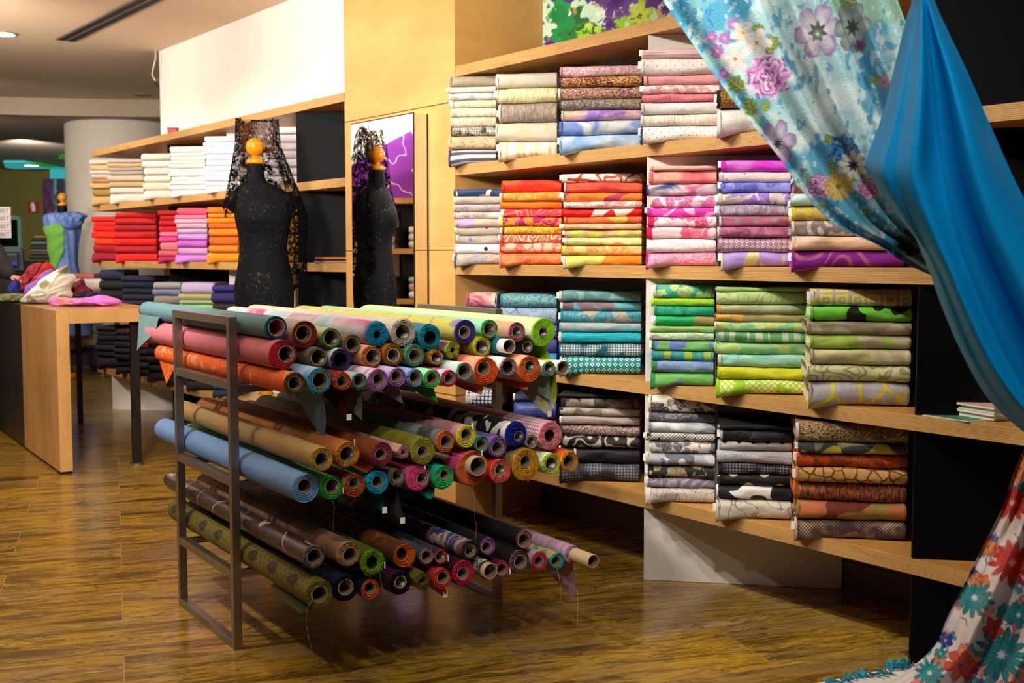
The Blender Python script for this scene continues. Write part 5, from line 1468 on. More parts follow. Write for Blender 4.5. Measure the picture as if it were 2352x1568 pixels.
# person at the left edge: black long-sleeved top, reaching over the table
def person():
    root = empty('person', (-4.34, 9.35, 0)); tag(root, 'person in black long-sleeved top reaching over the scarf heap at the picture edge', 'person')
    J = {}
    def chain(name, pts, mat, sub=2):
        me = bpy.data.meshes.new(name)
        V = [p for p, r in pts['v']]
        me.from_pydata(V, pts['e'], [])
        o = bpy.data.objects.new(name, me); link(o, root)
        md = o.modifiers.new('Skin', 'SKIN'); md.use_smooth_shade = True
        lay = me.skin_vertices[0].data
        for i, (p, r) in enumerate(pts['v']): lay[i].radius = r if isinstance(r, tuple) else (r, r); lay[i].use_root = i == 0
        s2 = o.modifiers.new('Sub', 'SUBSURF'); s2.levels = sub; s2.render_levels = sub
        me.materials.append(mat); return o
    blk = plain('black_knit', '#07070a', .85); skin = plain('skin', '#b88468', .55); trs = plain('dark_trousers', '#101218', .8); hair = plain('dark_hair', '#1a100a', .5)
    # torso, arms
    v = [((0, 0, .95), (.15, .11)), ((0, .0, 1.10), (.14, .10)), ((.02, 0, 1.28), (.16, .11)), ((.03, -.01, 1.42), (.15, .09)), ((.04, -.01, 1.50), (.06, .06)),
         ((.20, -.06, 1.44), .078), ((.31, -.22, 1.33), .072), ((.46, -.36, 1.245), .048),
         ((-.15, .03, 1.43), .062), ((-.24, -.02, 1.18), .050), ((-.05, -.22, 1.16), .038)]
    e = [(0, 1), (1, 2), (2, 3), (3, 4), (3, 5), (5, 6), (6, 7), (3, 8), (8, 9), (9, 10)]
    chain('body', dict(v=v, e=e), blk)
    v = [((0, 0, .96), (.15, .11)), ((.09, 0, .88), .095), ((.10, -.02, .50), .062), ((.10, .02, .09), .045), ((.10, -.12, .035), .036), ((-.09, 0, .88), .095), ((-.10, -.02, .50), .062), ((-.10, .02, .09), .045), ((-.10, -.12, .035), .036)]
    chain('trousers', dict(v=v, e=[(0, 1), (1, 2), (2, 3), (3, 4), (0, 5), (5, 6), (6, 7), (7, 8)]), trs)
    v = [((.04, -.01, 1.47), .05), ((.05, -.02, 1.56), .052), ((.06, -.05, 1.63), (.072, .082)), ((.06, -.045, 1.71), (.075, .09)), ((.06, -.03, 1.76), (.05, .06))]
    chain('head', dict(v=v, e=[(0, 1), (1, 2), (2, 3), (3, 4)]), skin)
    hb = MB(); hb.lathe([(.10 * math.sin(a), -.10 * math.cos(a)) for a in [math.radians(x) for x in range(70, 181, 10)]], (0, 0, 0), 24)
    h_ = hb.build('hair', hair, root, smooth=True, loc=(.06, -.01, 1.69)); h_.rotation_euler = (-.45, 0, 0)
    # hand with five fingers resting on the cloth
    w = Vector((.45, -.35, 1.246)); d = Vector((.85, -.5, -.12)).normalized(); s = Vector((.5, .86, 0)).normalized(); up = Vector((0, 0, 1))
    v = [(tuple(w), (.026, .02)), (tuple(w + d * .05), (.034, .018)), (tuple(w + d * .085), (.036, .016))]; e = [(0, 1), (1, 2)]
    for k, (off, ln) in enumerate(((-.03, .062), (-.01, .072), (.011, .068), (.03, .052))):
        b = w + d * .088 + s * off
        i0 = len(v); v += [(tuple(b), .0095), (tuple(b + d * ln * .55 - up * .006), .0085), (tuple(b + d * ln * .95 - up * .022), .007)]
        e += [(2, i0), (i0, i0 + 1), (i0 + 1, i0 + 2)]
    b = w + d * .035 - s * .034
    i0 = len(v); v += [(tuple(b), .011), (tuple(b + d * .03 - s * .018 - up * .006), .0095), (tuple(b + d * .055 - s * .022 - up * .012), .008)]
    e += [(1, i0), (i0, i0 + 1), (i0 + 1, i0 + 2)]
    chain('hand', dict(v=v, e=e), skin, 1)
person()

# paper notices, fire extinguisher sign, window, monitor, dark counter goods
pb = at_y(-10, 510, 10.6)
nt_ = empty('paper_notice', pb.to_tuple()); tag(nt_, 'white paper notices printed in capitals, hanging at the left picture edge', 'notice')
x0, x1 = at_y(-45, 510, 10.6).x - pb.x, at_y(25, 510, 10.6).x - pb.x
for k in range(4):
    z1 = at_y(0, 475 + 18 * k, 10.6).z - pb.z; z0 = at_y(0, 475 + 18 * (k + 1) - .6, 10.6).z - pb.z
    sh = MB().prism([(x0, 0), (x1, 0), (x1, .004), (x0, .004)], z0, z1).build('sheet', plain('notice_paper', '#9a9294', .7), nt_)
    cu = bpy.data.curves.new('lettering', 'FONT'); cu.body = 'OBET'; cu.size = .052; cu.align_x = 'RIGHT'; cu.extrude = .0004
    to = bpy.data.objects.new('lettering', cu); link(to, sh); to.location = (x1 - .012, -.0015, (z0 + z1) / 2 - .018); to.rotation_euler = (math.pi / 2, 0, 0)
    cu.materials.append(plain('printing_ink', '#4a4444', .8))
    bpy.context.view_layer.update()
    lm = bpy.data.meshes.new_from_object(to.evaluated_get(bpy.context.evaluated_depsgraph_get()))
    mw = (to.location.copy(), to.rotation_euler.copy()); bpy.data.objects.remove(to)
    to = bpy.data.objects.new('lettering', lm); link(to, sh); to.location, to.rotation_euler = mw
MB().bar((x0 - .02, .01, z0 - 1.75), (x0 - .02, .01, .35), .02, .02).build('pole', M_STEEL, nt_)

fs = at_y(62, 474, yb - .33); 
fx = empty('safety_sign', (fs.x, yb - .03, fs.z)); tag(fx, 'red square fire extinguisher sign on the olive back wall', 'sign')
MB().prism([(-.11, -.006), (.11, -.006), (.11, .02), (-.11, .02)], -.11, .11).build('plate', plain('sign_red', '#b01018', .5), fx)
MB().add([(-.03, -.008, -.085), (.035, -.008, -.085), (.035, -.008, .03), (.022, -.008, .06), (.008, -.008, .07), (.008, -.008, .092), (-.02, -.008, .092), (-.045, -.008, .07), (-.052, -.008, .0), (-.044, -.008, .0), (-.036, -.008, .06), (-.022, -.008, .06), (-.03, -.008, .03)],
         [tuple(range(13))]).build('extinguisher_symbol', plain('sign_white', '#d8ece4', .5), fx)
wa, wb_ = at_y(-30, 570, yb - .05), at_y(44, 500, yb - .05)
wi = empty('window_1', ((wa.x + wb_.x) / 2, yb - .03, (wa.z + wb_.z) / 2)); wi['kind'] = 'structure'
hw, hh = (wb_.x - wa.x) / 2, (wb_.z - wa.z) / 2
M_WF = plain('pale_green_frame', '#7fa08c', .5)
fr = MB().bar((-hw, 0, hh), (hw, 0, hh), .06, .07).bar((-hw, 0, -hh), (hw, 0, -hh), .06, .07).bar((-hw, 0, -hh), (-hw, 0, hh), .06, .07).bar((hw, 0, -hh), (hw, 0, hh), .06, .07)
fr.build('window_frame', M_WF, wi)
MB().prism([(-hw, .0), (hw, .0), (hw, .02), (-hw, .02)], -hh, hh).build('window_pane', plain('dark_glass', '#10160f', .1), wi)

YM = 12.9
mo = at_y(32, 596, YM)
mn = empty('monitor', (mo.x - .04, mo.y, mo.z)); tag(mn, 'back of a dark blue grey computer monitor beyond the scarf heap', 'monitor')
M_MON = plain('monitor_plastic', '#1c2232', .5)
MB().prism([(-.15, 0), (.14, 0), (.14, .06), (-.15, .06)], -.13, .11).build('casing', M_MON, mn, bevel=.015)
MB().prism([(-.11, -.03), (.09, -.03), (.09, 0), (-.11, 0)], -.08, .07).build('back_hump', M_MON, mn, bevel=.015)
MB().prism([(-.02, .01), (.02, .01), (.02, .05), (-.02, .05)], -.22, -.125).build('stand', M_MON, mn)
MB().prism([(.045, -.034), (.065, -.034), (.065, -.029), (.045, -.029)], -.05, -.03).build('power_light', plain('blue_light', '#1838e0', .4, emit=1.0), mn)
dk = empty('service_counter', (mo.x - .1, YM - .15, 0)); tag(dk, 'dark service counter carrying the monitor at the far left', 'counter')
MB().prism([(-1.6, 0), (.20, 0), (.20, .45), (-1.6, .45)], .05, mo.z - .222).build('cabinet', plain('dark_counter', '#241c16', .5), dk)
MB().prism([(-1.58, .02), (.18, .02), (.18, .43), (-1.58, .43)], 0, .05).build('plinth', M_BLACK, dk)
YC = 18.5
gp = at_y(90, 600, YC)
sc2 = empty('display_counter', (gp.x, YC, 0)); tag(sc2, 'distant dark counter stacked with folded cloths before the olive wall', 'counter')
MB().prism([(-.6, -.2), (.55, -.2), (.55, .4), (-.6, .4)], 0, gp.z).build('cabinet', plain('dark_counter', '#241c16', .5), sc2)
MB().prism([(-.62, -.22), (.57, -.22), (.57, .42), (-.62, .42)], gp.z + .0005, gp.z + .03).build('countertop', plain('olive_counter_top', '#4a4420', .5), sc2)
zz = gp.z + .0305
for k, (c, h, w_, lb) in enumerate((('#2c3024', .07, .36, 'dark green'), ('#3c3a30', .05, .31, 'grey brown'), ('#5c5848', .04, .30, 'khaki'), ('#1a1c18', .06, .34, 'black green'), ('#3c4a40', .07, .28, 'sage'), ('#141612', .05, .27, 'black'), ('#6a5818', .03, .18, 'mustard'))):
    V, F, UV, _p = bolt_mesh(w_, .3, h - .002, random.Random(k + 50), 0, 6)
    o = mesh('fabric_bolt', V, F, fabric('solid', c), uv=UV, loc=(gp.x - .02 - w_ / 2 + .1, YC - .15, zz)); zz += h
    tag(o, f'{lb} folded cloth, {"bottom" if k == 0 else "topmost" if k == 6 else ORD[6 - k] + " from top"} on the distant dark counter', 'folded cloth', 'cloths on the distant counter')
pp = at_y(97, 410, yb - .36); pq = at_y(166, 640, yb - .36)
g = Mat('purple_brushed_print'); v = g.uv(obj=True)
n1 = g.noise(g.scale(v, (9, 1, 4)), 1.2, 2); n2 = g.vor(g.scale(v, (9, 1, 4)), 1.0, 1.0, 'F1', 'EUCLIDEAN', 1)
M_POST = g.fin(g.mix(g.math('MULTIPLY', g.step(n1, .4, .6), .8), g.ramp(g.sep(n2)[0], [(.1, '#3c1c44'), (.35, '#7a2c70'), (.55, '#4a5ca0'), (.8, '#4c9a90')]), '#2a2038'), .7)
po = MB().prism([(pp.x, yb - .36), (pq.x, yb - .36), (pq.x, yb - .31), (pp.x, yb - .31)], pq.z, pp.z).build('wall_hanging', M_POST)
tag(po, 'purple and teal brushstroke wall hanging behind the distant dress form', 'wall hanging')

# coloured light on the far ceiling, put into thin glowing slabs
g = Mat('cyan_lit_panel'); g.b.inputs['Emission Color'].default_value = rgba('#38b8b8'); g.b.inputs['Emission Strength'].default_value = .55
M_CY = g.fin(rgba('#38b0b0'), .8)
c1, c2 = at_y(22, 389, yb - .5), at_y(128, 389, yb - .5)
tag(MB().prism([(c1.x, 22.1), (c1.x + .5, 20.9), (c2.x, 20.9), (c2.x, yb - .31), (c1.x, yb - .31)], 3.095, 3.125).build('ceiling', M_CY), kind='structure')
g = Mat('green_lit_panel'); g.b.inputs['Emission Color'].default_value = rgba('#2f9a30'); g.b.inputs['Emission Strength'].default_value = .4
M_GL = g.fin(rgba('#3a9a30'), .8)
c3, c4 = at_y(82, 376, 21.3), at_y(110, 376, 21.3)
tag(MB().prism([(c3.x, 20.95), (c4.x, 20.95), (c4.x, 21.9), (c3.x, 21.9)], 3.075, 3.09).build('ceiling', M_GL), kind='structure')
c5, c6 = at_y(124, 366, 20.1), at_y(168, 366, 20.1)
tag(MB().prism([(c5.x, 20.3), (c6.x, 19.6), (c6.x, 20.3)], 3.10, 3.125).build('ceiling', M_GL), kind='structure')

# ================================================================= ceiling fittings
def ceil_at(px, py, z=CEIL): return on_z(px, py, z)
s0, s1 = ceil_at(150, 91), ceil_at(336, 0)
dr = (s1 - s0).normalized(); ln = (s1 - s0).length + .9
sl = empty('air_diffuser', s0.to_tuple(), math.atan2(dr.y, dr.x)); tag(sl, 'long grey slot air diffuser with two dark slots in the ceiling', 'air diffuser')
MB().prism([(0, -.085), (ln, -.085), (ln, .085), (0, .085)], -.012, -.001).build('frame', plain('diffuser_grey', '#77706a', .5, .4), sl)
for y in (-.04, .04): MB().prism([(.01, y - .026), (ln - .01, y - .026), (ln - .01, y + .026), (.01, y + .026)], -.014, -.0121).build('slot', plain('slot_black', '#0b0a0a', .7), sl)
def downlight(px, py, label, lit, z=CEIL, r=.085):
    p = ceil_at(px, py, z)
    d = empty('downlight', p.to_tuple()); tag(d, label, 'downlight')
    MB().lathe([(r, -.012), (r * 1.25, -.006), (r * 1.25, -.001)], (0, 0, 0), 28).build('rim', plain('downlight_rim', '#8f8478', .5), d, smooth=False)
    MB().lathe([(r * .98, -.0135), (r * .98, -.0125)], (0, 0, 0), 28).build('lamp', plain('lamp_glow', '#fff6ea', .4, emit=14.0) if lit else plain('lamp_off', '#6c5a4c', .6), d)
    return d
downlight(6, 76, 'lit round downlight at the left edge of the ceiling', True, r=.10)
downlight(325, 217, 'unlit flush round fitting in the ceiling near the white wall', False)
downlight(72, 379, 'small lit downlight far back in the coloured ceiling', True, 3.07, .12)
sp = at_y(374, 186, 11.6)
sd = empty('spotlight', sp.to_tuple()); tag(sd, 'dark conical spotlight hanging beside the end of the white wall', 'spotlight')
M_SPOT = plain('spotlight_body', '#4a4440', .5, .3)
b_ = MB().lathe([(.085, .0), (.08, -.02), (.045, -.13), (.02, -.16)], (0, 0, 0), 24).build('body', M_SPOT, sd, smooth=False); b_.rotation_euler = (0, -.35, 0)
MB().bar((-.09, 0, .01), (.06, 0, .01), .05, .02).build('bracket', M_SPOT, sd)
MB().tube([(0, 0, .01), (0, 0, CEIL - sp.z)], .008, 8).build('rod', M_SPOT, sd)
wp = ceil_at(357, 112)
tw = at_y(357, 118, wp.y); 
P = [Vector((wp.x, wp.y, CEIL - .001)), at_y(357, 135, wp.y), at_y(352, 155, wp.y), at_y(349, 172, wp.y), at_y(357, 186, wp.y)]
tag(MB().tube(P, .006, 6).build('hanging_wire', plain('wire_white', '#cfc4b8', .5), smooth=True), 'thin pale wire hanging from the ceiling near the white wall', 'wire')
# small things on top of the far shelving
rb = front(394, ZT[0], .06)
rx = empty('small_box', (rb.x, rb.y, ZT[0] + .001), math.atan2(E.y, E.x)); tag(rx, 'small red box on top of the far shelving', 'box')
MB().prism([(-.035, 0), (.04, 0), (.04, .05), (-.035, .05)], 0, .055).build('carton', plain('red_card', '#b01820', .5), rx, bevel=.003)
MB().prism([(-.036, -.0006), (.041, -.0006), (.041, .051), (-.036, .051)], .042, .0562).build('lid', plain('darker_red_card', '#8c1018', .5), rx)
xs_ = at_y(378, 318, 14.2)
xe = empty('exit_sign', xs_.to_tuple()); tag(xe, 'small glowing green and white exit sign above the far shelving', 'sign')
MB().prism([(-.09, 0), (.05, 0), (.05, .04), (-.09, .04)], -.05, .03).build('light_panel', plain('sign_glow', '#dcffe0', .4, emit=2.2), xe, bevel=.004)
MB().prism([(-.09, -.002), (.05, -.002), (.05, .042), (-.09, .042)], .012, .034).build('green_band', plain('sign_green', '#30d830', .4, emit=1.2), xe)

# cloths left in the empty black bay
stack('thin pile in the empty black bay', 1, 724, 800, 590, [('folded orange', 'solid', '#d87a10'), ('folded dark purple', 'solid', '#2c1830'), ('folded grey lilac', 'solid', '#8c7c8c')], 'cloths in the empty black bay', detail=False, droop=.004, weights=[5, 4, 4], over=.02, depth=.3)

# magazines on the near shelf
mc = on_z(2284, 969, ZT[3]); mg = mc - Vector((.41 * .06, -.91 * .06, 0))
lf = empty('leaflet', (mg.x - .06, mg.y + .0, ZT[3] + .0005), .5); tag(lf, 'green and white leaflet under the magazines on the near shelf', 'leaflet')
MB().prism([(-.03, -.05), (.16, -.05), (.16, .14), (-.03, .14)], 0, .0015).build('paper', plain('leaflet_white', '#dcdcd8', .5), lf)
MB().prism([(-.022, -.042), (.15, -.042), (.15, .13), (-.022, .13)], .0015, .0018).build('printed_area', plain('leaflet_green', '#3c7c64', .5), lf)
zz = ZT[3] + .003
for k, c in enumerate(['#d8d4c8', '#c8ccc0', '#dcd8cc', '#c4c8c0', '#d0d0c4', '#e0a890']):
    h = [.008, .007, .009, .006, .007, .008][k]
    m = empty('magazine', (mg.x + .004 * math.sin(k * 2.1), mg.y + .004 * math.cos(k * 1.7), zz), .42 + .02 * math.sin(k * 3))
    tag(m, f'{["cream", "pale green", "ivory", "grey green", "stone", "peach covered"][k]} magazine, {"bottom" if k == 0 else "topmost" if k == 5 else ORD[5 - k] + " from top"} of the pile on the near shelf', 'magazine', 'magazines on the near shelf')
    MB().prism([(0, -.06), (.19, -.06), (.19, .18), (0, .18)], 0, h - .001).build('pages', plain('paper_edges', c if k < 5 else '#d4d0c4', .7), m)
    MB().prism([(-.001, -.061), (.191, -.061), (.191, .181), (-.001, .181)], h - .001, h - .0004).build('cover', plain('cover', ['#b8b0a0', '#8ca898', '#c8c0b0', '#9caca0', '#b8bcb0', '#e0b49c'][k], .35), m)
    zz += h

# green watercolour panel over the near shelving
def vnoise(x, y, seed=0):
    xi = np.floor(x).astype(int); yi = np.floor(y).astype(int); fx, fy = x - xi, y - yi
    fx = fx * fx * (3 - 2 * fx); fy = fy * fy * (3 - 2 * fy)
    def hsh(a, b):
        n = (a * 374761393 + b * 668265263 + seed * 974711) & 0x7fffffff
        n = ((n ^ (n >> 13)) * 1274126177) & 0x7fffffff
        return ((n ^ (n >> 16)) & 0xffff) / 65535.0
    return (hsh(xi, yi) * (1 - fx) + hsh(xi + 1, yi) * fx) * (1 - fy) + (hsh(xi, yi + 1) * (1 - fx) + hsh(xi + 1, yi + 1) * fx) * fy
def fbm(x, y, seed=0, o=4):
    t = 0; a = .5; s = 0
    for k in range(o):
        t = t + a * vnoise(x * 2 ** k, y * 2 ** k, seed + k); s += a; a *= .5
    return t / s
def sstep(x, a, b):
    t = np.clip((x - a) / (b - a), 0, 1); return t * t * (3 - 2 * t)
class Paint:
    def __init__(s, X, Y): s.X, s.Y = X, Y; s.C = np.zeros((len(X), 3))
    def fill(s, h): s.C[:] = lin(h)
    def over(s, mask, h):
        c = np.array(lin(h)) if isinstance(h, str) else h
        s.C = s.C * (1 - mask[:, None]) + c * mask[:, None]
    def splash(s, h, sx, sy, lo, hi, seed, amt=1.0, o=4): s.over(amt * sstep(fbm(s.X / sx, s.Y / sy, seed, o), lo, hi), h)
    def local(s, cx, cy, R):
        i = np.where((abs(s.X - cx) < R * 1.5) & (abs(s.Y - cy) < R * 1.5))[0]; return i
    def flower(s, cx, cy, R, n, c_out, c_in, c_eye, eye=.22, rot=0.0, pointed=.5, sy=1.0, rag=.12, lines=.35):
        i = s.local(cx, cy, R * max(1, sy));
        if not len(i): return
        dx, dy = (s.X[i] - cx), (s.Y[i] - cy) / sy
        r = np.hypot(dx, dy) / R; a = np.arctan2(dy, dx) + rot
        w = np.abs(np.cos(n * a / 2)) ** pointed
        edge = (.50 + .50 * w) * (1 + rag * (fbm(dx / R * 3 + cx, dy / R * 3 + cy, 3) - .5) * 2)
        m = sstep(edge - r, 0, .05)
        t = np.clip(r / (edge + .01) + .35 * (fbm(dx / R * 4 + cy, dy / R * 4, 5) - .5), 0, 1)[:, None] ** 2.6
        col = np.array(lin(c_in)) * (1 - t) + np.array(lin(c_out)) * t
        vein = (1 - lines * (1 - w)[:, None] * np.clip(r * 1.6, 0, 1)[:, None]) * (1 - .16 * np.cos(n * 4 * a + 6 * r)[:, None] ** 2)
        col = col * vein
        s.C[i] = s.C[i] * (1 - m[:, None]) + col * m[:, None]
        em = sstep(eye - r * (1 + .3 * np.cos(7 * a)), 0, .06)
        s.C[i] = s.C[i] * (1 - em[:, None]) + np.array(lin(c_eye)) * em[:, None]
    def peony(s, cx, cy, R, c_dark, c_mid, c_light, sy=1.0):
        i = s.local(cx, cy, R * max(1, sy))
        if not len(i): return
        dx, dy = (s.X[i] - cx), (s.Y[i] - cy) / sy
        r = np.hypot(dx, dy) / R; a = np.arctan2(dy, dx)
        m = sstep(.86 + .10 * np.cos(9 * a + 1) + .10 * (fbm(dx / R * 3, dy / R * 3, 8) - .5) - r, 0, .05)
        p = r * 2.6 + .22 * np.sin(5 * a + 5 * r) + 3.4 * (fbm(dx / R * 2.0 + cx, dy / R * 2.0, 9, 3) - .5)
        q = (p % 1.0)[:, None]
        col = np.where(q < .3, np.array(lin(c_dark)) * (.6 + q), np.where(q < .65, np.array(lin(c_mid)), np.array(lin(c_light))))
        s.C[i] = s.C[i] * (1 - m[:, None]) + col * m[:, None]
    def leaf(s, cx, cy, L, Wd, ang, c1, c2):
        i = s.local(cx, cy, L)
        if not len(i): return
        ca, sa = math.cos(ang), math.sin(ang)
        u = ((s.X[i] - cx) * ca + (s.Y[i] - cy) * sa) / L; v = (-(s.X[i] - cx) * sa + (s.Y[i] - cy) * ca) / Wd
        m = sstep(1 - u * u * 1.0 - np.abs(v) * (1 + .15 * np.sin(8 * u)), 0, .15)
        t = (.5 + .5 * np.cos(14 * u + 6 * np.abs(v)))[:, None]
        col = np.array(lin(c1)) * (1 - t) + np.array(lin(c2)) * t
        col = np.where((np.abs(v) < .10)[:, None], np.array(lin(c2)) * 1.25, col)
        s.C[i] = s.C[i] * (1 - m[:, None]) + col * m[:, None]
    def stroke(s, pts, w, h):
        for k in range(len(pts) - 1):
            (x0, y0), (x1, y1) = pts[k], pts[k + 1]
            dx, dy = x1 - x0, y1 - y0; L2 = dx * dx + dy * dy + 1e-9
            i = np.where((s.X > min(x0, x1) - 8) & (s.X < max(x0, x1) + 8) & (s.Y > min(y0, y1) - 8) & (s.Y < max(y0, y1) + 8))[0]
            if not len(i): continue
            t = np.clip(((s.X[i] - x0) * dx + (s.Y[i] - y0) * dy) / L2, 0, 1)
            d = np.hypot(s.X[i] - x0 - t * dx, s.Y[i] - y0 - t * dy)
            m = sstep(w - d, -.6, .6)
            s.C[i] = s.C[i] * (1 - m[:, None]) + np.array(lin(h)) * m[:, None]

def printed(name, rough, sheen=0.0, bump=None, spec=.4, sat=1.0):
    g = Mat(name)
    at = g.node('ShaderNodeVertexColor', layer_name='Print')
    v = g.uv()
    if bump == 'jacquard':
        n = g.noise(g.vmath('ADD', v, g.scale(g.noisec(v, 18, 1), .03)), 32, 1, .5, 2.2)
        f = g.math('FRACT', g.math('MULTIPLY', n, 9)); h = g.step(g.math('ABSOLUTE', g.math('SUBTRACT', f, .5)), .1, .4)
        g.bump(h, .35, .0035)
    else:
        g.bump(g.noise(v, 500, 1), .05, .002)
    return g.fin(at.outputs[0], rough, 0, spec, sheen)

bw0, bw1 = P0 + NW * (WOFF - .012), NW
ga = on_plane(1243, 130, bw0, bw1); gb = on_plane(1900, 60, bw0, bw1)
d_ = (gb - ga); d_.z = 0; wd = d_.length; d_.normalize()
NXg, NZg = 360, 150; z0g, z1g = ZT[0] + .002, CEIL - .03
Pg = []; 
for i in range(NXg):
    for j in range(NZg):
        Pg.append((ga.x + d_.x * wd * i / (NXg - 1), ga.y + d_.y * wd * i / (NXg - 1), z0g + (z1g - z0g) * j / (NZg - 1)))
px_ = np.array([proj(p) for p in Pg]); PX, PY = px_[:, 0], px_[:, 1]
pt = Paint(PX, PY); pt.fill('#c4ead2')
pt.splash('#f2f4ee', 60, 60, .50, .66, 1); pt.splash('#5cc8a8', 70, 50, .56, .66, 2, .8); pt.splash('#48b0b8', 55, 70, .60, .70, 3, .7)
pt.splash('#8fd41e', 60, 80, .60, .66, 4); pt.splash('#0f9a44', 46, 46, .56, .61, 5); pt.splash('#0a6a38', 30, 30, .62, .66, 6); pt.splash('#c89a4c', 40, 26, .65, .70, 7, .8)
pt.splash('#5a2c90', 45, 40, .655, .69, 8)
for (x, y, rx, c) in ((1300, 60, 26, '#12964a'), (1285, 35, 18, '#0f8a44'), (1278, 95, 16, '#12a04a'), (1305, 90, 20, '#0e8a40')): pt.flower(x, y, rx * 1.2, 7, c, c, c, .1, 0, .3, 1.2, .5, .1)
for (x, y, r) in ((1262, 105, 16), (1415, 2, 46), (1400, 55, 17), (1530, 20, 14), (1480, -40, 40)): pt.flower(x, y, r, 9, '#8a62b8', '#4a2080', '#3c1868', .2, 0, .4, 1, .6, .3)
for (x, y, r) in ((1470, 35, 34), (1350, 88, 12), (1353, 60, 11), (1374, 68, 10), (1600, 30, 30), (1700, 10, 34)): pt.flower(x, y, r, 6, '#a8dc20', '#d0ec60', '#4c7c10', .16, .4, .7, 1, .3, .2)
for k in range(26):
    r_ = random.Random(k); x, y = r_.uniform(1245, 1600), r_.uniform(-10, 118); a = r_.uniform(-1.2, .2)
    pt.stroke([(x, y), (x + 14 * math.cos(a), y + 14 * math.sin(a)), (x + 26 * math.cos(a + .3), y + 26 * math.sin(a + .3))], 1.1, r_.choice(['#5c3424', '#20401c', '#8a6a2c']))
gp_ = mesh('wall_hanging', Pg, grid_faces(NXg, NZg, flip=False), printed('green_watercolour_print', .6), uv=[(a * .002, b * .002) for a, b in px_], vcol=pt.C)
tag(gp_, 'green watercolour floral fabric wall hanging above the near shelving', 'wall hanging')

# ================================================================= hanging cloths in the foreground
def surf(lines, depths, nu, nv, fold=None):
    """lines: streamlines of (px, py), all same count; depths: per streamline (d_top, d_bottom). Returns points, cloth coords"""
    L = np.array(lines, float); K, M, _ = L.shape
    def cr(A, t):
        i = np.clip(np.floor(t).astype(int), 0, len(A) - 2); f = (t - i)
        p = [A[np.clip(i + k, 0, len(A) - 1)] for k in (-1, 0, 1, 2)]
        f = f.reshape((-1,) + (1,) * (A.ndim - 1))
        return .5 * (2 * p[1] + (p[2] - p[0]) * f + (2 * p[0] - 5 * p[1] + 4 * p[2] - p[3]) * f * f + (3 * p[1] - p[0] - 3 * p[2] + p[3]) * f ** 3)
    tv = np.linspace(0, M - 1, nv); tu = np.linspace(0, K - 1, nu)
    A = cr(np.transpose(L, (1, 0, 2)), tv)            # nv,K,2
    B = cr(np.transpose(A, (1, 0, 2)), tu)            # nu,nv,2
    D = cr(np.array(depths, float), tu)               # nu,2
    vv = np.linspace(0, 1, nv)[None, :]; uu = np.linspace(0, 1, nu)[:, None]
    dep = D[:, :1] * (1 - vv) + D[:, 1:] * vv
    if fold is not None: dep = dep + fold(uu, vv)
    P = []
    Bf = B.reshape(-1, 2); Df = dep.reshape(-1)
    for (x, y), d in zip(Bf, Df):
        r = ray(x, y); p = CAM + r * (d / r.y); P.append((p.x, p.y, max(p.z, .052)))
    return P, Bf[:, 0], Bf[:, 1]

fl_lines = [
 [(1500, -80), (1524, 0), (1580, 85), (1652, 187), (1723, 281), (1786, 357), (1832, 424), (1888, 491), (1946, 531), (2013, 562), (2080, 605), (2136, 631)],
 [(1640, -80), (1672, 0), (1715, 90), (1770, 190), (1826, 285), (1880, 360), (1925, 425), (1975, 488), (2025, 528), (2070, 556), (2115, 592), (2155, 622)],
 [(1770, -80), (1800, 0), (1838, 90), (1882, 190), (1926, 285), (1970, 360), (2010, 425), (2052, 482), (2090, 520), (2122, 548), (2155, 582), (2180, 612)],
 [(1870, -80), (1897, 0), (1930, 85), (1970, 180), (2010, 272), (2048, 345), (2084, 410), (2120, 466), (2150, 504), (2174, 532), (2198, 568), (2214, 600)],
 [(1960, -80), (1985, 0), (2016, 80), (2052, 170), (2090, 258), (2124, 330), (2154, 392), (2184, 446), (2208, 486), (2226, 516), (2244, 552), (2254, 586)],
 [(2040, -80), (2062, 0), (2090, 75), (2122, 160), (2156, 244), (2186, 314), (2212, 374), (2238, 428), (2258, 468), (2272, 500), (2286, 538), (2294, 574)],
]
def ffold(u, v):
    w = np.sin(2 * math.pi * (u * 2.9 + .10 * v)) * .5 + .5
    w2 = np.sin(2 * math.pi * (u * 6.1 - .25 * v) + 1.0)
    return -.075 * w ** 1.5 * (1 - .35 * v) * sstep(u, .15, .5) + .014 * w2 + .03 * np.sin(9 * v + 5 * u) * (1 - u) * .5
NU_, NV_ = 300, 420
Pf, PX, PY = surf(fl_lines, [(2.95, 3.0), (2.97, 3.0), (2.95, 2.98), (2.98, 2.98), (2.98, 2.98), (3.0, 2.98)], NU_, NV_, ffold)
pt = Paint(PX, PY); pt.fill('#a9d3da')
pt.splash('#d4e8e6', 130, 110, .50, .66, 21); pt.splash('#8cc0a0', 120, 140, .56, .68, 22, .75); pt.splash('#2c9ac0', 100, 120, .57, .68, 23, .85); pt.splash('#1a7aa6', 70, 90, .63, .70, 24, .8)
pt.over(.75 * sstep(PY * .75 + PX * .32, 900, 1080) * sstep(fbm(PX / 90, PY / 90, 31), .30, .6), '#147488')
pt.splash('#1c86b4', 14, 26, .70, .73, 25, .7, 2); pt.splash('#d8ecec', 12, 18, .68, .72, 26, .6, 2)
for k in range(46):
    r_ = random.Random(100 + k); x, y = (r_.uniform(1540, 1640), r_.uniform(0, 130)) if k < 26 else (r_.uniform(1840, 2000), r_.uniform(430, 560))
    pt.leaf(x, y, r_.uniform(4, 9), r_.uniform(1.5, 3.2), r_.uniform(.9, 1.9), '#1f78b8', '#2a88c4')
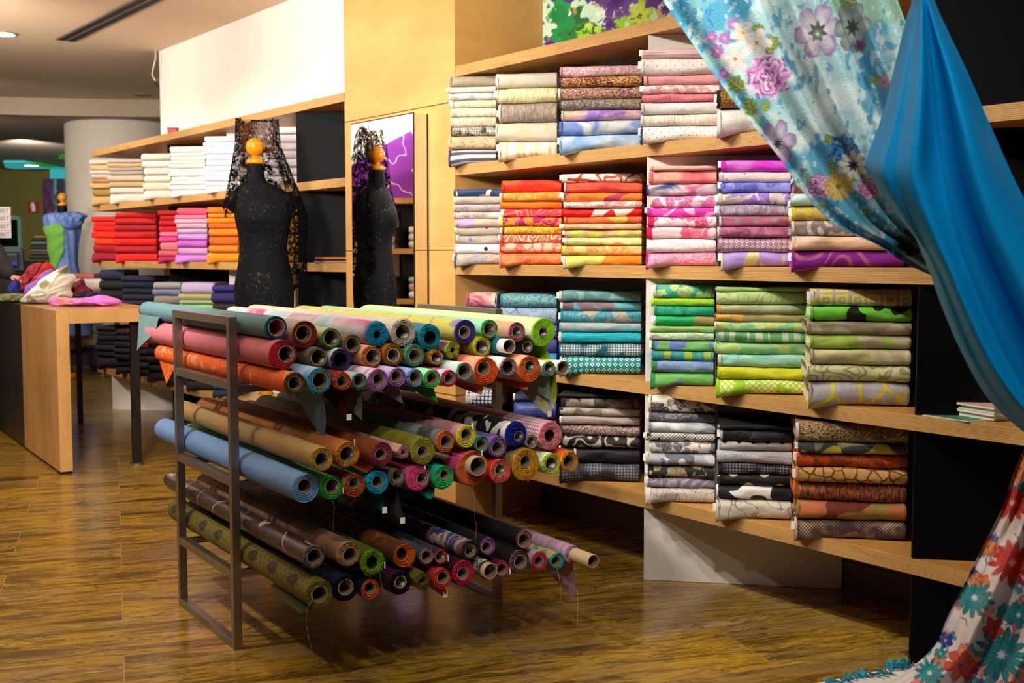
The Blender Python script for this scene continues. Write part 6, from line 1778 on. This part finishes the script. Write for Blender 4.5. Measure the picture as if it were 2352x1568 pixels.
for (x, y, l, w_, a) in ((1776, 96, 20, 14, 1.0), (1742, 66, 18, 13, .2), (1690, 193, 26, 21, .6), (1722, 246, 25, 18, 1.3), (1757, 243, 17, 12, 2.2), (1770, 110, 22, 14, 1.9), (1905, 322, 18, 12, 1.0), (1912, 385, 22, 12, 1.5), (1958, 408, 22, 12, 2.4), (1880, 478, 16, 7, 1.9), (1990, 490, 18, 8, .8), (1945, 0, 26, 16, .3), (1965, 95, 34, 14, 1.1), (2010, 185, 18, 10, .9)):
    pt.leaf(x, y, l, w_, a, '#5c7a3c', '#9aa850')
for (x, y, r) in ((1634, 86, 15), (1664, 88, 15), (1648, 118, 18), (1684, 55, 15), (1662, 168, 14)): pt.flower(x, y, r, 9, '#b060b8', '#c888cc', '#e8d0e0', .2, .3, .4)
pt.flower(1688, 135, 36, 5, '#ece8ec', '#ece2d4', '#8a6c30', .14, .5, .8); pt.flower(1738, 98, 36, 5, '#f0ecee', '#eee4d4', '#9a7c38', .14, 0, .8); pt.flower(1706, 76, 30, 5, '#e8e4ee', '#eadfc8', '#c09840', .14, .9, .8)
pt.peony(1764, 176, 58, '#a04ca0', '#d88ccc', '#f0d4ea')
pt.flower(1878, 72, 60, 6, '#8c5ca8', '#e6e2ec', '#3c5040', .30, .2, .35, 1.1); pt.flower(1878, 78, 15, 8, '#203028', '#88a078', '#dce4d0', .3)
pt.flower(1786, 330, 44, 6, '#7c44a0', '#dcd4e4', '#463c60', .2, .2, .4, 1.3)
pt.flower(1958, 62, 44, 6, '#5c6c6c', '#b4c4bc', '#2c4438', .30, .1, .4, 1.35); pt.flower(1975, 105, 16, 6, '#8c4c90', '#5c3c70', '#3c2850', .3)
pt.peony(1936, 342, 38, '#1858a0', '#2c84c4', '#5ca8d8'); pt.flower(1959, 380, 36, 9, '#dcd8c8', '#e8e4d4', '#28284c', .32, .2, .6)
pt.peony(1882, 428, 34, '#a04c94', '#cc84bc', '#e8c0dc'); pt.flower(1926, 428, 36, 12, '#c4a040', '#dcc468', '#8c6c20', .2, .2, .5); pt.peony(1996, 432, 31, '#8c4478', '#bc74a4', '#d8a4c4')
pt.flower(2092, 556, 34, 7, '#2c3044', '#5c5468', '#101820', .3, .1, .4); pt.flower(2030, 188, 17, 6, '#b06c80', '#c89090', '#804050', .2)
pt.flower(2150, 480, 30, 6, '#204848', '#3c6c68', '#102828', .3)
fo = mesh('hanging_fabric', Pf, grid_faces(NU_, NV_, flip=False), printed('aqua_floral_jacquard', .55, .15, 'jacquard'), uv=[(x * .0011, y * .0011) for x, y in zip(PX, PY)], vcol=pt.C)
tag(fo, 'aqua floral jacquard drape with pink peonies sweeping across the near shelves', 'fabric drape')

bl_lines = [
 [(2086, -80), (2094, 0), (2080, 48), (2048, 180), (2021, 280), (1987, 372), (1996, 400), (2028, 448), (2060, 494), (2096, 534), (2118, 584), (2139, 636), (2162, 702), (2204, 800), (2262, 905), (2330, 975), (2420, 1040)],
 [(2098, -80), (2106, 0), (2100, 50), (2080, 180), (2060, 285), (2040, 385), (2052, 440), (2082, 495), (2112, 550), (2142, 600), (2164, 650), (2185, 700), (2210, 765), (2250, 850), (2305, 930), (2368, 985), (2450, 1030)],
 [(2106, -80), (2116, 0), (2118, 52), (2118, 180), (2112, 290), (2106, 395), (2122, 465), (2146, 530), (2170, 590), (2192, 640), (2212, 692), (2234, 745), (2262, 805), (2300, 872), (2350, 938), (2410, 985), (2480, 1015)],
 [(2114, -80), (2126, 0), (2135, 55), (2156, 178), (2168, 285), (2180, 390), (2200, 470), (2222, 540), (2246, 600), (2268, 652), (2288, 702), (2310, 752), (2336, 806), (2370, 866), (2412, 920), (2460, 960), (2520, 985)],
 [(2122, -80), (2136, 0), (2152, 58), (2192, 172), (2222, 275), (2250, 375), (2276, 455), (2304, 525), (2332, 585), (2356, 636), (2380, 684), (2404, 730), (2430, 780), (2460, 830), (2496, 876), (2534, 910), (2580, 930)],
 [(2130, -80), (2147, 0), (2172, 60), (2222, 165), (2262, 258), (2300, 345), (2334, 420), (2368, 485), (2400, 540), (2428, 586), (2454, 630), (2480, 672), (2508, 716), (2538, 760), (2570, 800), (2604, 830), (2640, 846)],
]
def bfold(u, v):
    us = u ** .8
    a = np.sin(2 * math.pi * (us * 2.6 - .10 * v) + .9)
    a = np.sign(a) * np.abs(a) ** .8
    return (-.048 * a * sstep(u, .16, .5)) * sstep(v, .0, .30) + .085 * sstep(.22 - u, 0, .22) ** 2 * sstep(v, .02, .28) * (1 - .5 * sstep(v, .4, .7))
Pb, PX, PY = surf(bl_lines, [(2.55, 2.62), (2.50, 2.58), (2.48, 2.52), (2.48, 2.50), (2.50, 2.50), (2.55, 2.52)], 240, 320, bfold)
g = Mat('turquoise_blue_satin'); v = g.uv()
g.bump(g.noise(g.scale(v, (1, .4, 1)), 3, 2), .12, .02)
M_SATIN = g.fin(g.mix(g.noise(v, 2, 1), '#0088cc', '#007ec0'), .42, 0, .22, 0)
bo = mesh('hanging_fabric', Pb, grid_faces(240, 320, flip=False), M_SATIN, uv=[(x * .001, y * .001) for x, y in zip(PX, PY)])
tag(bo, 'plain turquoise blue satin drape gathered to a point in the foreground', 'fabric drape')

rd_lines = [
 [(2400, 930), (2362, 1010), (2327, 1090), (2302, 1165), (2242, 1285), (2208, 1354), (2174, 1422), (2153, 1473), (2119, 1511), (2080, 1542), (2020, 1575), (1960, 1610)],
 [(2440, 930), (2412, 1020), (2384, 1110), (2362, 1190), (2318, 1300), (2290, 1370), (2262, 1435), (2240, 1488), (2212, 1532), (2180, 1570), (2140, 1610), (2110, 1650)],
 [(2490, 930), (2472, 1030), (2454, 1130), (2440, 1215), (2410, 1320), (2392, 1390), (2372, 1450), (2354, 1505), (2334, 1555), (2312, 1600), (2290, 1645), (2270, 1690)],
 [(2550, 930), (2545, 1035), (2540, 1140), (2535, 1230), (2525, 1330), (2518, 1400), (2510, 1465), (2502, 1520), (2494, 1575), (2484, 1625), (2474, 1670), (2464, 1720)],
]
def rfold(u, v):
    return .05 * np.sin(2 * math.pi * (u * 2.4 + .2 * v)) * sstep(v, .05, .5) + .02 * np.sin(2 * math.pi * u * 5.3 + 3 * v)
Pr, PX, PY = surf(rd_lines, [(2.75, 3.05), (2.68, 2.95), (2.62, 2.80), (2.60, 2.70)], 240, 320, rfold)
pt = Paint(PX, PY); pt.fill('#e4dde0'); pt.splash('#d0d4e4', 60, 80, .5, .7, 41, .7); pt.splash('#f2ecea', 50, 60, .55, .7, 42)
rr = random.Random(5)
for k in range(70):
    x, y = rr.uniform(2060, 2480), rr.uniform(980, 1640); a = rr.uniform(0, 6.28); L_ = rr.uniform(18, 44)
    pt.stroke([(x, y), (x + L_ * .5 * math.cos(a), y + L_ * .5 * math.sin(a)), (x + L_ * math.cos(a + .5), y + L_ * math.sin(a + .5))], 1.3, rr.choice(['#4c2c38', '#5c3c44', '#3c3444']))
for k in range(260):
    x, y = rr.uniform(2060, 2480), rr.uniform(980, 1640)
    c = rr.choice([('#e46a34', '#f09060'), ('#e87c50', '#f4b090'), ('#d84c50', '#e88890'), ('#1c8c98', '#58b8c0'), ('#2c3c9c', '#5868c0'), ('#d86848', '#f0a880')])
    pt.flower(x, y, rr.uniform(8, 20), rr.choice([4, 5, 6]), c[0], c[1], '#4c2c3c', .18, rr.uniform(0, 3), .6)
for (x, y, r, n, c) in ((2324, 1292, 54, 13, 'r'), (2326, 1155, 44, 12, 'r'), (2238, 1372, 48, 13, 't'), (2300, 1503, 66, 14, 't'), (2206, 1528, 40, 6, 'p'), (2172, 1470, 20, 5, 'b'), (2340, 1412, 34, 7, 't'), (2135, 1545, 36, 12, 't'), (2344, 1075, 26, 6, 'o'), (2282, 1442, 28, 5, 'p'), (2160, 1500, 16, 6, 't'), (2270, 1255, 24, 5, 'o'), (2242, 1330, 18, 5, 'o'), (2420, 1350, 50, 12, 'r'), (2400, 1480, 44, 12, 't'), (2330, 1600, 40, 6, 'p')):
    cc_ = {'r': ('#c81c24', '#d84038', '#f0d8dc'), 't': ('#128090', '#2ca0ac', '#e8e8ec'), 'p': ('#d42c30', '#e05c4c', '#2c3c4c'), 'b': ('#28309c', '#3c48b0', '#d8d8e8'), 'o': ('#e46c30', '#f09c68', '#5c2c30')}[c]
    pt.flower(x, y, r, n, cc_[0], cc_[1], cc_[2], .16, rr.uniform(0, 3), .7, 1, .15, .5)
ro_ = mesh('hanging_fabric', Pr, grid_faces(240, 320, flip=False), printed('red_teal_floral_satin', .32, 0, None, .5), uv=[(x * .001, y * .001) for x, y in zip(PX, PY)], vcol=pt.C)
tag(ro_, 'white satin drape printed with red and teal flowers, spilling onto the platform', 'fabric drape')

# white platform with teal lace
pa_, pb_ = on_z(1878, 1567, .05), on_z(2099, 1523.5, .05)
dd = (pb_ - pa_).normalized(); nn = Vector((dd.y, -dd.x, 0))
if nn.y > 0: nn = -nn
qa, qb = pa_ - dd * .5, pb_ + dd * .02
pl = MB().prism([qa[:2], qb[:2], (qb + nn * .9 + dd * .4)[:2], (qa + nn * .9)[:2]][::-1], 0, .05)
po_ = pl.build('display_platform', M_WHITE, bevel=.002); tag(po_, 'low white display platform under the red floral drape', 'platform')
g = Mat('teal_lace'); v = g.uv()
n_ = g.noise(g.vmath('ADD', v, g.scale(g.noisec(v, 20, 1), .05)), 45, 2, .6); g.bump(n_, .9, .01)
g.put(g.b.inputs['Alpha'], g.step(n_, .34, .38))
M_TLACE = g.fin(g.mix(g.step(n_, .42, .6), '#0a6c88', '#18a0bc'), .6)
def ruffle(name, path, hgt, amp, nw, label, seed):
    P = [on_z(x, y, .05) for x, y in path]; V = []; UV = []; n = 90; m = 10
    org = P[0].copy()
    for i in range(n):
        t = i / (n - 1) * (len(P) - 1); k = min(int(t), len(P) - 2); c = P[k].lerp(P[k + 1], t - k)
        d = (P[k + 1] - P[k]).normalized(); nr = Vector((-d.y, d.x, 0))
        for j in range(m):
            s_ = j / (m - 1)
            w = amp * (.25 + s_) * math.sin(2 * math.pi * nw * i / n + seed) + amp * .5 * noise.noise((i * .2, j * .4, seed))
            h = hgt * s_ * (.75 + .25 * noise.noise((i * .09, seed, 2))) + .006 * math.sin(i * .9) * s_
            V.append(c - org + nr * (w + hgt * .5 * s_ * math.sin(i * .13 + seed)) + Vector((0, 0, .0025 + max(0, h)))); UV.append((i * .006, s_ * hgt * 1.4))
    return tag(mesh('lace_trim', V, grid_faces(n, m), M_TLACE, uv=UV, loc=org.to_tuple()), label, 'lace trim', 'teal lace on the platform')
ruffle('lace_trim', [(2044, 1543), (2060, 1537), (2082, 1537), (2100, 1540)], .040, .012, 5, 'upright curl of teal lace on the white platform', 1.0)
ruffle('lace_trim', [(1905, 1578), (1950, 1562), (2000, 1554), (2052, 1549)], .022, .014, 9, 'long strip of teal lace along the white platform edge', 2.0)
# ================================================================= camera and light
cam_d = bpy.data.cameras.new('camera'); cam = bpy.data.objects.new('camera', cam_d); COL.objects.link(cam)
cam.location = CAM; cam.rotation_euler = (math.pi / 2 - TH, 0, 0)
cam_d.sensor_width = 36; cam_d.lens = 36 * FPX / W0; cam_d.clip_start = .05; cam_d.clip_end = 100
cam_d.dof.use_dof = True; cam_d.dof.focus_distance = 4.4; cam_d.dof.aperture_fstop = 4.5
SC.camera = cam

def spot_light(loc, tgt, watt, size=60, blend=.45, col=(1, .93, .83), r=.05):
    l = bpy.data.lights.new('spot_light', 'SPOT'); l.energy = watt; l.spot_size = math.radians(size); l.spot_blend = blend
    l.color = col; l.shadow_soft_size = r
    o = bpy.data.objects.new('spot_light', l); COL.objects.link(o); o.location = loc
    o.rotation_euler = (Vector(tgt) - Vector(loc)).to_track_quat('-Z', 'Y').to_euler()
    return o
def area(loc, tgt, watt, size=1.0, col=(1, .95, .88)):
    l = bpy.data.lights.new('area_light', 'AREA'); l.energy = watt; l.size = size; l.color = col
    o = bpy.data.objects.new('area_light', l); COL.objects.link(o); o.location = loc
    o.rotation_euler = (Vector(tgt) - Vector(loc)).to_track_quat('-Z', 'Y').to_euler()
    return o
zl = CEIL - .12
def along_wall(px, out, z): 
    p = front(px, 0); p = p - NW * out
    return Vector((p.x, p.y, z))
def aim(px, z): 
    p = front(px, 0); return Vector((p.x, p.y, z))
# track spots washing the shelves from in front, a little to the left
for px, tp, w in ((1240, 1120, 165), (1480, 1350, 170), (1740, 1600, 155), (2080, 1950, 120)):
    spot_light(along_wall(px, 2.3, zl) + DW * .75, aim(tp, 1.15), w * 1.1, 60, .6)
for px, tp, w in ((300, 270, 195), (480, 420, 180), (700, 600, 110)):
    spot_light(along_wall(px, 2.2, zl) + DW * .5, aim(tp, 1.5), w, 66, .6)
# pillar and white wall
spot_light(along_wall(930, 2.4, zl), aim(930, 1.9), 85, 60, .8, (1, .96, .92))
spot_light(along_wall(640, 3.2, 2.6), aim(640, 3.0), 330, 80, 1.0, (1, .95, .9), .2)
# upward spots added out of view in place of floor bounce on the ceiling
spot_light(Vector((-1.6, 2.6, 2.35)), Vector((-2.6, 6.2, CEIL)), 1400, 120, 1.0, (1, .92, .82), .2)
spot_light(Vector((-4.6, 7.5, 2.7)), Vector((-5.2, 11, CEIL)), 520, 120, 1.0, (1, .9, .8), .2)
# spot added to brighten the opposite wall seen in the mirror
spot_light(Vector((-3.6, 6.0, 3.1)), Vector((-5.4, 7.4, 2.0)), 110, 90, .6)
# rack from above
spot_light(Vector((.25, 2.25, zl)), RA + LX * .45 + Vector((0, 0, .85)) - RD * .35, 105, 66, .6)
spot_light(Vector((-1.1, 1.0, zl)), RA + LX * .4 + Vector((0, 0, .8)) - RD * .3, 55, 56, .6)  # faint fill added for the roll ends
spot_light(Vector((-.1, 4.6, zl)), Vector((-.6, 4.6, 1)), 20, 60, .6)
# floor, table and foreground cloths
spot_light(Vector((-2.6, 3.4, zl)), Vector((-2.5, 5.0, 0)), 260, 80, .7)
spot_light(Vector((-3.9, 5.6, zl)), Vector((-3.3, 8.0, .8)), 140, 70, .6)
spot_light(Vector((.2, 1.0, zl)), Vector((1.0, 3.1, 1.5)), 150, 60, .5)
spot_light(Vector((.9, 1.6, zl)), Vector((1.2, 4.0, 0)), 65, 70, .6)
spot_light(Vector((-5.6, 10.8, 3.05)), Vector((-5.4, 12.8, .9)), 130, 80, .6)  # this and the next spots added to brighten the back of the shop
spot_light(Vector((-6.6, 11.3, 3.0)), Vector((-5.2, 15.3, 1.7)), 220, 70, .9)
spot_light(Vector((-7.2, 17, 3.0)), Vector((-8.4, 22.3, 1.6)), 480, 90, .9)
spot_light(Vector((-7.4, 13.6, 2.5)), Vector((-7.0, 18.5, 3.13)), 60, 120, .9, (1, .88, .75), .2)  # upward spot added to lift the back ceiling
w = bpy.data.worlds.new('shop_ambient'); SC.world = w; w.use_nodes = True
w.node_tree.nodes['Background'].inputs[0].default_value = (1, .93, .85, 1)
w.node_tree.nodes['Background'].inputs[1].default_value = .05
SC.view_settings.view_transform = 'Standard'
SC.view_settings.look = 'None'
SC.view_settings.exposure = 0.0
